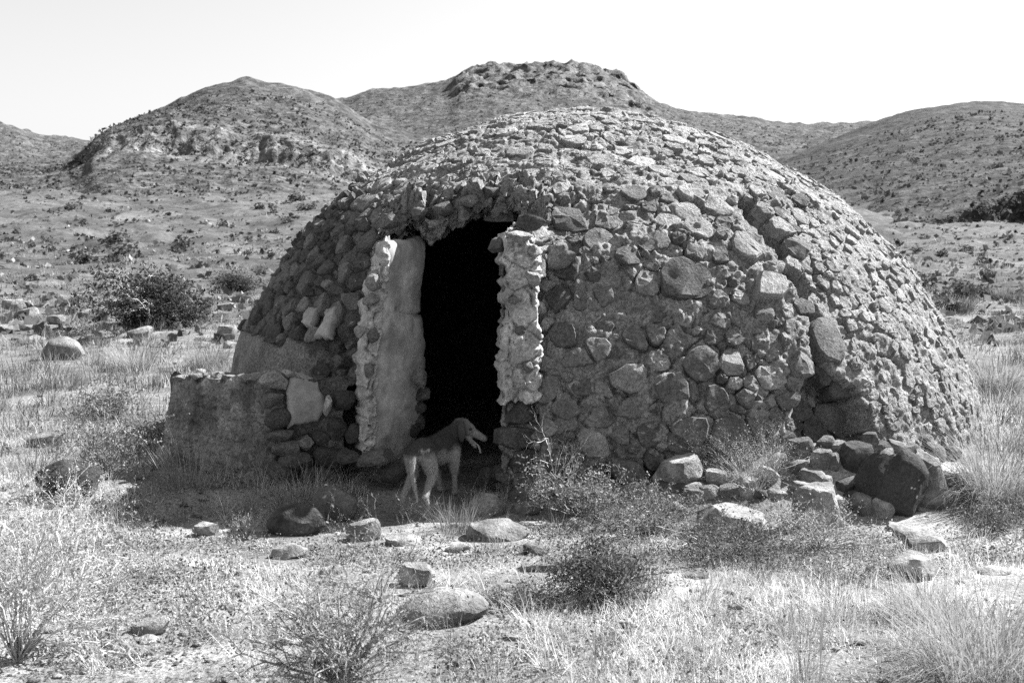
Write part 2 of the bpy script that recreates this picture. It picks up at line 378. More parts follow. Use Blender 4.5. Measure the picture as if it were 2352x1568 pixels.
# ------------------------------------------------------------------ stones laid in the dome
def stone_mesh_arrays(c, n, R, rx, ry, ang, nb, h, seed, K=16):
    """One stone: outline clipped by its neighbours nb (centre, radius), bulging along n."""
    up = np.array([0, 0, 1.0]); ex = np.cross(up, n)
    if np.linalg.norm(ex) < .05: ex = np.array([1.0, 0, 0])
    ex /= np.linalg.norm(ex); ey = np.cross(n, ex)
    rs = np.random.default_rng(int(seed * 1000))
    a = np.sort(np.linspace(0, 2 * math.pi, K, endpoint=False) + rs.uniform(-.16, .16, K)) + seed % 7
    e = np.cos(a)[:, None] * ex + np.sin(a)[:, None] * ey
    ca, sa = np.cos(a - ang), np.sin(a - ang)
    m_ = rs.integers(4, 8); ac = np.sort(np.linspace(0, 2 * math.pi, m_, endpoint=False) + rs.uniform(-.38, .38, m_)) + rs.uniform(0, 6.28)
    rc = (1 / np.sqrt((np.cos(ac - ang) / rx) ** 2 + (np.sin(ac - ang) / ry) ** 2)) * rs.uniform(.68, 1.36, m_)
    cx_, cy_ = rc * np.cos(ac), rc * np.sin(ac); r = np.full(K, 1e9)
    for k in range(m_):                                 # ray against each straight edge
        x1, y1, x2, y2 = cx_[k], cy_[k], cx_[(k + 1) % m_], cy_[(k + 1) % m_]
        den = np.cos(a) * (y2 - y1) - np.sin(a) * (x2 - x1); t = (x1 * (y2 - y1) - y1 * (x2 - x1)) / np.where(np.abs(den) < 1e-6, 1e-6, den)
        hx, hy = t * np.cos(a), t * np.sin(a); w_ = ((hx - x1) * (x2 - x1) + (hy - y1) * (y2 - y1)) / ((x2 - x1) ** 2 + (y2 - y1) ** 2 + 1e-9)
        r = np.where((t > 0) & (w_ >= -.02) & (w_ <= 1.02), np.minimum(r, t), r)
    r = np.where(r > 1e8, math.sqrt(rx * ry), r)
    r = r * (1 + rs.normal(0, .03, K))
    for cj, rj in nb:
        wv = cj - c; de = e @ wv; dd = wv @ wv
        t = (dd + R * R - rj * rj) / (2 * np.where(de > 1e-4, de, 1e9)); t = np.where(de > 1e-4, t, 1e9) * .95 - .004
        r = np.minimum(r, np.maximum(t, .25 * R))
    pl = [(rs.normal(0, .55, 2), rs.uniform(.8, 1.5)) for _ in range(4)]
    V = []
    for f, hh in ((1.03, -1.0), (1.0, .55), (.9, .97), (.5, 1.0), (0, 1)):
        q = e * (r * f)[:, None]; qx, qy = (q @ ex) / R, (q @ ey) / R
        if hh < 0: hgt = np.full(K, -.10)
        else:
            top = np.min([hc + s_[0] * qx + s_[1] * qy for s_, hc in pl], 0)
            hgt = (.014 + .75 * max(h, .0)) * hh * np.clip(top, .1, 1.25) + min(h, 0) + rs.normal(0, .0035, K) - .004
        if f == 0: V.append((c + n * hgt.mean())[None])
        else: V.append(c + q + np.outer(hgt, n))
    V = np.concatenate(V)
    T = tri(np.concatenate([np.stack([i * K + np.arange(K), i * K + (np.arange(K) + 1) % K, (i + 1) * K + (np.arange(K) + 1) % K, (i + 1) * K + np.arange(K)], -1) for i in range(3)]))
    T = np.concatenate([T, np.stack([3 * K + np.arange(K), 3 * K + (np.arange(K) + 1) % K, np.full(K, 4 * K)], -1)])
    return V, T
# stones one can name in the photograph: x, y, half width, half height (reference pixels), angle, tone, height
FORCED = [(1300, 783, 54, 31, -.25, .13, .035), (1290, 700, 36, 26, .1, .11, .05), (1308, 628, 36, 28, 0, .12, .05), (1362, 640, 22, 16, 0, .13, .03),
 (1570, 655, 76, 40, -.15, .15, .05), (1745, 672, 46, 42, -.6, .42, .09), (1443, 873, 64, 32, -.2, .36, .05), (1822, 850, 26, 32, 0, .26, .07),
 (1857, 777, 22, 30, 0, .38, .16), (1903, 785, 40, 62, 0, .17, .05), (1196, 945, 54, 32, 0, .12, .06), (1192, 1003, 44, 34, .1, .12, .06),
 (1200, 1052, 58, 26, 0, .11, .06), (1442, 1082, 52, 30, 0, .15, .10), (1300, 1060, 62, 30, 0, .14, .05), (1360, 1090, 34, 28, 0, .13, .05), (1575, 985, 60, 34, -.1, .2, .04), (1665, 1005, 60, 42, .1, .16, .03),
 (1560, 1010, 40, 28, 0, .13, .02), (1962, 945, 52, 32, -.1, .16, .06), (1885, 930, 36, 22, .1, .13, .04), (1950, 890, 42, 26, .2, .12, .04),
 (1860, 985, 42, 30, 0, .09, .03), (1925, 985, 36, 36, 0, .11, .03), (1905, 850, 36, 24, 0, .13, .03), (1370, 810, 40, 24, -.2, .25, .03), (1600, 840, 46, 34, 0, .2, .03),
 (1335, 700, 30, 22, 0, .2, .03), (1390, 690, 26, 20, 0, .24, .03), (1380, 560, 44, 30, 0, .2, .04), (1310, 505, 50, 34, -.1, .17, .05), (1265, 755, 34, 14, 0, .3, .03),
 (1500, 780, 24, 30, .6, .2, .02), (1460, 790, 38, 24, -.5, .2, .02), (1330, 830, 46, 26, 0, .24, .03), (1540, 900, 46, 32, 0, .2, .03), (1450, 940, 50, 28, -.1, .24, .03),
 (1630, 920, 30, 28, 0, .17, .04), (1700, 920, 24, 18, 0, .2, .06), (1795, 925, 26, 20, 0, .2, .07), (1720, 985, 30, 24, 0, .18, .03), (1260, 900, 40, 32, .2, .22, .03), (1300, 940, 46, 26, 0, .22, .02),
 (1270, 980, 26, 16, 0, .33, .03), (1237, 1022, 20, 8, 0, .5, .04), (1380, 960, 34, 26, 0, .22, .02), (1490, 1060, 30, 22, 0, .13, .03), (1640, 1060, 46, 26, 0, .16, .03), (1830, 570, 34, 22, -.2, .2, .05),
 (1835, 660, 30, 16, -.2, .5, .07), (1700, 580, 36, 26, -.1, .3, .04), (1590, 600, 40, 24, -.1, .22, .04), (1650, 480, 40, 18, -.4, .42, .04), (1580, 450, 44, 14, -.25, .42, .04), (1780, 375, 34, 14, -.4, .16, .08),
 (962, 452, 30, 18, .1, .14, .07), (1018, 448, 34, 18, .05, .13, .07), (1090, 450, 20, 18, 0, .3, .06), (1215, 470, 28, 20, 0, .16, .07), (820, 640, 32, 28, .3, .13, .06), (770, 720, 34, 28, 0, .22, .05), (735, 700, 30, 24, .5, .25, .05), (668, 735, 20, 16, 0, .22, .06),
 (830, 605, 22, 30, 0, .14, .05), (790, 620, 18, 22, 0, .24, .06), (850, 555, 30, 24, 0, .16, .05), (700, 650, 30, 26, .4, .16, .05), (640, 700, 26, 20, .5, .18, .05), (800, 690, 46, 14, 0, .2, .06), (590, 730, 22, 22, .5, .14, .05), (880, 520, 26, 16, .3, .2, .05)]
sites = []                                              # centre, normal, R, rx, ry, angle, tone, height, sunk
def n_at(c):
    loc, nn, i, dd = DOME.find_nearest(Vector(c)); nn = np.array(nn)
    if nn @ (np.array(c) - np.array([HC[0], HC[1], .8])) < 0: nn = -nn
    return nn
for x, y, hw, hh, ang, tone, h in FORCED:
    c = hit(x, y)
    if c is None: continue
    s = c[1] / F; n = n_at(c); fs = 1.0 / max(.45, abs(n @ (np.array([0, 0, CAM_Z]) - c)) / np.linalg.norm(np.array([0, 0, CAM_Z]) - c))
    rx, ry = hw * s * 1.12, hh * s * min(fs, 1.5) * 1.08; tone = tone * 1.3
    sites.append((c, n, math.sqrt(rx * ry), rx, ry, ang, tone, h))
C3 = np.array([s[0] for s in sites]); R3 = np.array([s[2] for s in sites])
cand = rng.random((26000, 2)); cand[:, 0] = cand[:, 0] * 3.4 - 1.85
tq = 1 - np.sqrt(1 - cand[:, 1] * .985)                 # area weighting towards the base
cphi = cand[:, 0]; ct = tq
keep = rng.random(len(ct)) < 1.0
CB = surf(cphi, ct); CN = surf_n(cphi, ct); cpx, cpy = proj(CB)
clx, cln = door_local(CB)
in_hole = (clx > HX0 - .05) & (clx < HX1 + .05) & (CB[:, 2] < 2.24) & (cln > 1.5)
inpl = (poly_sd(cpx, cpy, LOWPL) < 10)
rb_ = rng.random(len(ct)); size_pass = np.linspace(1, 0, len(ct))
C3 = list(C3); R3 = list(R3)
arrC = np.zeros((6000, 3)); arrR = np.zeros(6000); nS = len(C3)
arrC[:nS] = C3; arrR[:nS] = R3
for i in range(len(ct)):
    if in_hole[i] or inpl[i]: continue
    x, y = cpx[i], cpy[i]; q = rb_[i]; big = size_pass[i]
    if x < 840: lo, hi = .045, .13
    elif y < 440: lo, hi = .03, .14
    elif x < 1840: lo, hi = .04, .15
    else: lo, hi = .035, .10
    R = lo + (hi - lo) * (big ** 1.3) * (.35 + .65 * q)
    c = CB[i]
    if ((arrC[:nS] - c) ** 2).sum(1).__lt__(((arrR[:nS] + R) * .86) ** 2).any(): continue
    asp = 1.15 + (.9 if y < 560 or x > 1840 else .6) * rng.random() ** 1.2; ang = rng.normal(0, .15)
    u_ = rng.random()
    if x < 840: tone = .13 + .26 * u_ ** 1.5; h = .02 + .05 * rng.random()  # left flank: dark rock, tone lowered further to deepen the shaded side
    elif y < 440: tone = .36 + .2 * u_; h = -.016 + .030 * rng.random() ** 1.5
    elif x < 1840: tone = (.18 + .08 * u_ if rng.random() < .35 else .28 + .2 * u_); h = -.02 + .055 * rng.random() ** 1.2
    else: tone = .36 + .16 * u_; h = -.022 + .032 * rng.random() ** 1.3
    if x > 860 and rng.random() < (.22 if y > 440 else .34): h = -.05
    sites.append((c, CN[i], R, R * asp * 1.22, R / asp * 1.34, ang, tone, h)); arrC[nS] = c; arrR[nS] = R; nS += 1
    if nS >= 3400: break
arrC = arrC[:nS]; arrR = arrR[:nS]
ND = disp_low(arrC)
stones = []
for i, (c, n, R, rx, ry, ang, tone, h) in enumerate(sites):
    lx_, ln_ = door_local(c)
    if HX0 - .22 < lx_ < HX1 and (i >= len(FORCED) or lx_ > HX0 - .02) and c[2] < 2.1 and ln_ > 1.5: continue
    d2 = ((arrC - c) ** 2).sum(1); nbi = np.where((d2 < (R * 2 + .3) ** 2) & (d2 > 1e-9))[0]
    nb = [(arrC[j], arrR[j]) for j in nbi]
    c2 = c + n * (ND[i] + .012)
    Vs, Ts = stone_mesh_arrays(c, n, R, rx, ry, ang, nb, h, i * .731 + 1)
    Vs = Vs + n * (ND[i] + .017)
    x, y = proj(c)
    vis = (n @ (np.array([0, 0, CAM_Z]) - c) > .3)
    stones.append((i < len(FORCED), R * vis * max(h, .01) ** .3, Vs, Ts, tone))
order = sorted(range(len(stones)), key=lambda i: (not stones[i][0], -stones[i][1]))
big = order[:300]; rest = order[300:]
for i in big:
    _, _, Vs, Ts, tone = stones[i]
    obj("stone", chiselled(mesh_np("stone", Vs, Ts, tone)), M_STONE, hut)
def join(parts):
    off = 0; VV = []; TT_ = []; tn = []
    for Vs, Ts, t in parts:
        VV.append(Vs); TT_.append(Ts + off); tn.append(np.broadcast_to(np.asarray(t, float), (len(Vs),))); off += len(Vs)
    return np.concatenate(VV), np.concatenate(TT_), np.concatenate(tn)
V, T, t = join([(stones[i][2], stones[i][3], stones[i][4]) for i in rest])
o = obj("small_stonework", chiselled(mesh_np("small_stonework", V, T, t)), M_STONE, hut); o["kind"] = "stuff"

# ------------------------------------------------------------------ ragged slabs: door jambs, lintel, plaster
def slab(name, corners, thick, nu, nv, rag, amp, tone, material, parent, seed, freq=7.0, loc_rag=9.0, splits=(), crk=.5, topwave=0.0):
    """Bilinear (or polyline-edged) panel with ragged outline. corners: left edge polyline, right edge polyline (bottom to top)."""
    le, re_ = [np.array(q, float) for q in corners]
    def along(pl, v):
        s = np.concatenate([[0], np.cumsum(np.linalg.norm(np.diff(pl, axis=0), axis=1))]); s /= s[-1]
        return np.stack([np.interp(v, s, pl[:, k]) for k in range(3)], -1)
    v = np.linspace(0, 1, nv); u = np.linspace(0, 1, nu)
    A = along(le, v); Bq = along(re_, v)
    Pg = A[:, None] * (1 - u[None, :, None]) + Bq[:, None] * u[None, :, None]
    du = Bq - A; up = np.gradient(A, axis=0); n = np.cross(du, up); n /= np.linalg.norm(n, axis=1, keepdims=True)
    Wd = np.linalg.norm(du, axis=1)
    ex = du / Wd[:, None]
    er = (np.abs(u - .5) * 2) ** 4
    sgn = np.sign(u - .5)
    rg = rag * fbm(Pg * loc_rag + seed, 3, seed)
    Pg = Pg + ex[:, None] * (rg * er * sgn)[..., None]
    ev = (np.abs(v - .5) * 2) ** 6
    Pg[..., 2] += (rag * fbm(Pg * loc_rag * [1, 1, .3] + seed * 2, 3, seed + 1)) * (ev * np.sign(v - .5))[:, None]
    Pg[..., 2] += topwave * fbm(Pg * [3.2, 3.2, .2] + 3, 4, seed + 20, .6) * sstep(.75, 1, v)[:, None]
    rnd = np.maximum(er[None, :], ev[:, None]) ** 3
    hgt = amp * (1.4 * (np.abs(noise(Pg * freq * 1.8, seed + 6)) - .4) + .8 * (np.abs(noise(Pg * freq * 3.6, seed + 7)) - .4) + fbm(Pg * freq, 4, seed + 2) + .5 * ridged(Pg * freq * 1.7, 2, seed + 3)) - min(thick * .5, .05) * rnd - amp * crk * sstep(.10, 0, cells(Pg * freq * .55 + .1 * fbm(Pg * 9, 2, seed)[..., None], seed))
    tone = tone * (1 + .3 * fbm(Pg * 5, 3, seed + 9)); tone = np.concatenate([tone.reshape(-1)] * 2)
    for v0, v1 in splits: hgt = hgt - .035 * sstep(.014, .002, np.abs(v[:, None] - (v0 + (v1 - v0) * u[None]) - .02 * noise(Pg * 14, 3))) * (u[None] > .25)
    Fr = Pg + n[:, None] * hgt[..., None]; Bk = Pg - n[:, None] * thick
    V = np.concatenate([Fr.reshape(-1, 3), Bk.reshape(-1, 3)]); N = nu * nv
    Qf = grid_quads(nv, nu); Qb = grid_quads(nv, nu)[:, ::-1] + N
    rim = np.concatenate([np.arange(nu), np.arange(1, nv) * nu + nu - 1, (nv - 1) * nu + np.arange(nu - 2, -1, -1), np.arange(nv - 2, 0, -1) * nu])
    r2 = np.roll(rim, -1); Qs = np.stack([rim, rim + N, r2 + N, r2], -1)
    me = mesh_np(name, V, tri(np.concatenate([Qf, Qb, Qs])), tone)
    if amp > .02: chiselled(me, 32)
    return obj(name, me, material, parent)
YL = 8.98; YI = 9.55; YR = 8.66
# plastered left reveal: outer edge near, inner edge deep in the doorway (x, y pixels bottom -> top)
slab("door_reveal", ([P(862, 1062, YL), P(868, 900, YL), P(885, 700, YL), P(895, 560, YL)], [P(938, 1085, YI), P(978, 960, YI), P(986, 800, YI), P(972, 690, YI), P(985, 590, YI), P(984, 545, YI)]),
     .12, 30, 110, .035, .006, .62, M_PLASTER, hut, 3, 5, 18, [(.71, .68)])
# a raised strip where the plaster folds round the corner
left_jamb = slab("door_jamb", ([P(838, 1042, 8.93), P(838, 900, 8.93), P(830, 800, 8.93), P(846, 690, 8.93), P(866, 610, 8.94), P(884, 545, 8.96)], [P(868, 1050, 8.97), P(868, 900, 8.97), P(880, 720, 8.97), P(893, 640, 8.97), P(897, 600, 8.97), P(900, 550, 8.97)]),
     .30, 18, 120, .055, .024, .66, M_ROUGH, hut, 8, 10, 20, crk=1.0)
# right jamb, rough and pale, proud of the dome
right_jamb = slab("door_jamb", ([P(1154, 930, YR), P(1152, 840, YR), P(1160, 700, YR), P(1158, 600, YR), P(1166, 540, YR)], [P(1242, 922, YR + .03), P(1246, 800, YR + .03), P(1240, 700, YR + .03), P(1244, 620, YR + .03), P(1228, 545, YR + .03)]),
     .45, 30, 120, .05, .028, .66, M_ROUGH, hut, 12, 9, 18, crk=1.0)
# right reveal, hidden from the front
slab("door_reveal", ([P(1150, 1110, 9.6), P(1165, 540, 9.6)], [P(1156, 1120, 8.95), P(1166, 560, 8.95)]), .06, 8, 30, .02, .02, .3, M_PLASTER, hut, 15)
# lintel: broken arch over the door
def lintel():
    xs = np.linspace(868, 1260, 150)
    lowy = np.interp(xs, [868, 900, 960, 990, 1040, 1085, 1112, 1140, 1170, 1260], [545, 535, 530, 548, 522, 494, 470, 478, 474, 510])
    lowy = lowy + 16 * fbm(np.stack([xs * .05, xs * 0, xs * 0], -1), 4, 2, .6)
    topy = np.interp(xs, [868, 930, 1000, 1100, 1180, 1260], [500, 470, 462, 440, 432, 462])
    topy = topy + 16 * fbm(np.stack([xs * .045, xs * 0 + 7, xs * 0], -1), 4, 3, .6)
    Yf = np.interp(xs, [868, 960, 1100, 1180, 1260], [9.42, 9.40, 9.25, 9.1, 9.05])
    rows = []
    for s in np.linspace(0, 1, 22):                     # soffit: from deep inside to the lip
        rows.append(np.array([P(x, ly + 6 * (1 - s), yf + .85 * (1 - s)) + [0, 0, .10 * (1 - s)] for x, ly, yf in zip(xs, lowy, Yf)]))
    for s in np.linspace(0, 1, 34)[1:]:                 # front face
        rows.append(np.array([P(x, ly + (ty - ly) * s, yf + .03 * s) for x, ly, ty, yf in zip(xs, lowy, topy, Yf)]))
    for s in np.linspace(0, .28, 12)[1:]:                 # roof running back into the dome
        rows.append(np.array([P(x, ty, yf + .03) + np.array([0, .95 * s, .46 * s]) for x, ty, yf in zip(xs, topy, Yf)]))
    Pg = np.stack(rows)
    Pg = Pg + .09 * np.stack([fbm(Pg * 6, 4, 81), fbm(Pg * 6, 4, 82), fbm(Pg * 6, 4, 83)], -1) + .02 * np.stack([ridged(Pg * 15, 2, 84)] * 3, -1)
    Pg = Pg + (np.abs(noise(Pg * 7, 86)) - .35)[..., None] * np.array([.02, -.16, .09]) + (np.abs(noise(Pg * 17, 87)) - .35)[..., None] * np.array([.02, -.07, .05])
    return mesh_np("lintel", Pg.reshape(-1, 3), grid_quads(Pg.shape[0], Pg.shape[1]), .95)
lin = obj("lintel", lintel(), M_MORTAR, hut)

def scab(pts, sd_):
    q = [P(x, y, hit(x, y)[1] - .07) for x, y in pts]
    slab("plaster_scab", ([q[0], q[1], q[2]], [q[3], q[4], q[5]]), .08, 18, 24, .04, .012, .5, M_PLASTER, hut, sd_, 6, 16)
scab([(716, 772), (738, 735), (746, 704), (752, 770), (762, 735), (768, 700)], 71)
scab([(690, 742), (694, 722), (706, 700), (712, 748), (722, 722), (732, 704)], 72)
scab([(1392, 1000), (1388, 985), (1400, 972), (1420, 1004), (1424, 990), (1416, 974)], 73)
# ------------------------------------------------------------------ free stones and rocks
def ico(sub):
    bm = bmesh.new(); bmesh.ops.create_icosphere(bm, subdivisions=sub, radius=1.0)
    V = np.array([v.co[:] for v in bm.verts]); T = np.array([[v.index for v in f.verts] for f in bm.faces]); bm.free(); return V, T
ICO = {k: ico(k) for k in (1, 2, 3, 4)}
def rock_arrays(rx, ry, rz, ang, seed, angular=.6, sub=3, rot=None, flat=False):
    angular = .4 + .6 * angular
    V, T = ICO[sub]; V = V.copy(); r_ = np.random.default_rng(seed)
    for k in range(int(6 + 12 * angular)):
        n = r_.normal(size=3); n /= np.linalg.norm(n); d = .50 + .32 * r_.random() + (1 - angular) * .25
        V = V - np.outer(np.maximum(0, V @ n - d) * .93, n)
    if flat:
        n = np.array([.18 * r_.normal(), -.16, 1.0]); n /= np.linalg.norm(n); V = V - np.outer(np.maximum(0, V @ n - .52) * .96, n)
    V = V * (1 + .10 * fbm(V * 1.6 + seed, 3, seed))[:, None] + .035 * angular * np.stack([fbm(V * 5 + seed, 3, seed + k) for k in range(3)], -1)
    V = V / np.abs(V).max(0)
    V = V * [rx, ry, rz]
    e = Matrix.Rotation(ang, 3, 'Y')
    if rot is not None: e = e @ Matrix.Rotation(rot, 3, 'Z')
    return V @ np.array(e).T, T
# broken end of the bench wall and stones by the jambs: x, y, half width, half height, depth, tone, angular
def set_stone(name, parent, x, y, hw, hh, Y, tone, angular, seed, ang=0, dep=.8, material=None):
    s = Y / F; c = P(x, y, Y)
    V, T = rock_arrays(hw * s, max(hw, hh) * s * dep, hh * s, ang, seed, angular, 3)
    return obj(name, chiselled(mesh_np(name, V + c, T, tone)), material or M_STONE, parent)
DOOR_STONES = [(hut, [(1218, 515, 36, 24, 8.85, .15, .8), (1285, 590, 38, 28, 9.05, .30, .9), (1282, 575, 22, 20, 9.0, .34, .9), (965, 870, 17, 26, 9.3, .30, .3), (972, 905, 18, 18, 9.42, .16, .4), (962, 968, 20, 22, 9.5, .14, .1), (948, 985, 16, 20, 9.45, .13, .1), (965, 935, 16, 14, 9.45, .14, .3),
    (862, 1054, 44, 23, 8.86, .22, .5), (905, 1085, 40, 24, 9.0, .16, .5), (1125, 1090, 26, 24, 9.0, .17, .4), (1150, 1085, 26, 22, 8.9, .16, .4)]),
  (right_jamb, [(1196, 545, 32, 16, 8.68, .46, .8), (1228, 580, 20, 18, 8.68, .5, .9), (1222, 640, 20, 20, 8.68, .46, .9), (1195, 760, 14, 12, 8.66, .2, .5), (1214, 840, 14, 16, 8.66, .22, .5), (1180, 690, 13, 12, 8.65, .3, .6), (1190, 880, 18, 16, 8.65, .5, .8)]),
  (left_jamb, [(826, 762, 14, 15, 8.88, .50, .2), (858, 770, 15, 18, 8.90, .22, .3), (850, 690, 22, 16, 8.92, .36, .7), (856, 640, 20, 28, 8.94, .4, .7), (850, 850, 13, 18, 8.91, .3, .6)]),
  (lin, [(902, 508, 38, 20, 9.36, .26, .9), (960, 490, 26, 18, 9.36, .24, .9), (1020, 480, 28, 18, 9.3, .2, .9), (1135, 446, 40, 20, 9.3, .17, .9), (1080, 462, 26, 16, 9.25, .3, .9)])]
k = 0
for par, L in DOOR_STONES:
    for x, y, hw, hh, Y, tone, a in L:
        set_stone("stone", par, x, y, hw, hh, Y, tone, a, 300 + k, ang=random.uniform(-.25, .25)); k += 1
# ------------------------------------------------------------------ low bench wall
wb = empty("low_wall", tuple(G(600, 1118)))
tag(wb, "low broken wall with weathered plaster beside the doorway", "wall")
slab("plaster", ([P(352, 1085, 10.3), P(366, 1010, 10.3), P(378, 940, 10.3), P(386, 872, 10.3)], [P(612, 1125, 9.0), P(622, 1060, 9.0), P(606, 960, 9.0), P(600, 866, 9.0)]),
     .16, 90, 90, .08, .026, .36, M_WALLPL, wb, 40, 7, 9, crk=.4, topwave=.15)
def bench_core():
    a0, a1 = P(395, 870, 10.38), P(604, 866, 9.06); e0 = P(790, 878, 9.15)
    back0 = np.array([a0[0] + .75, a0[1] + .5, a0[2]]); back1 = np.array([e0[0] + .35, e0[1] + .5, e0[2]])
    A = np.linspace(0, 1, 60)[:, None]
    front = np.concatenate([a0 + (a1 - a0) * A, a1 + (e0 - a1) * A[1:]]); bk = back0 + (back1 - back0) * np.linspace(0, 1, len(front))[:, None]
    rows = [np.column_stack([front[:, 0], front[:, 1], np.full(len(front), zz)]) for zz in np.linspace(-.2, .82, 30)]
    rows += [front * (1 - s) + bk * s for s in np.linspace(0, 1, 16)]
    Pg = np.stack(rows); Pg = Pg + .05 * np.stack([fbm(Pg * 6, 3, 61 + k) for k in range(3)], -1) + .025 * np.stack([fbm(Pg * 16, 2, 65 + k) for k in range(3)], -1)
    return mesh_np("core", Pg.reshape(-1, 3), grid_quads(*Pg.shape[:2]), .55)
obj("core", bench_core(), M_MORTAR, wb)
for k, (x, y, hw, hh, Y, tone, a) in enumerate([(634, 876, 38, 24, 9.02, .46, .8), (690, 868, 30, 14, 9.15, .5, .9), (560, 868, 30, 12, 9.22, .5, .9), (500, 874, 22, 10, 9.65, .42, .9), (625, 916, 30, 20, 9.0, .24, .8), (638, 960, 33, 25, 8.98, .12, .2), (648, 998, 38, 18, 8.99, .2, .8),
        (753, 930, 10, 26, 9.02, .6, .9), (789, 918, 28, 25, 9.08, .12, .5), (772, 981, 26, 30, 9.1, .13, .15), (814, 998, 23, 27, 9.1, .11, .3), (699, 1018, 30, 20, 9.04, .34, .8), (655, 1032, 36, 22, 8.99, .22, .8), (735, 1005, 24, 18, 9.1, .14, .5),
        (415, 868, 20, 9, 10.15, .34, .9), (455, 866, 17, 10, 9.95, .40, .9), (530, 866, 22, 10, 9.5, .36, .9), (590, 862, 18, 12, 9.1, .46, .9), (660, 858, 14, 9, 9.05, .5, .9), (700, 880, 18, 12, 9.1, .42, .9), (680, 1060, 40, 22, 8.98, .15, .5), (750, 1050, 36, 26, 9.08, .12, .5), (800, 1050, 30, 24, 9.06, .15, .5), (740, 960, 20, 22, 9.15, .16, .5), (725, 1085, 40, 20, 9.0, .13, .5), (640, 1080, 34, 22, 8.95, .14, .4),
        (440, 1108, 22, 22, 9.75, .12, .1), (455, 1085, 20, 18, 9.75, .12, .1), (475, 1100, 17, 20, 9.6, .12, .1), (420, 1085, 20, 22, 9.9, .11, .1), (500, 1118, 28, 16, 9.5, .12, .3), (545, 1128, 30, 16, 9.2, .13, .3), (590, 1135, 30, 18, 9.0, .13, .3), (770, 880, 26, 20, 9.35, .18, .6), (740, 900, 20, 16, 9.3, .2, .6)]):
    set_stone("stone", wb, x, y, hw, hh, Y, tone, a, 500 + k, ang=random.uniform(-.3, .3))
slab("plaster_chunk", ([P(664, 985, 8.96), P(655, 935, 8.96), P(668, 872, 8.96)], [P(735, 968, 9.06), P(752, 940, 9.06), P(735, 880, 9.06)]), .10, 26, 30, .03, .006, .42, M_PLASTER, wb, 44, 5, 10)

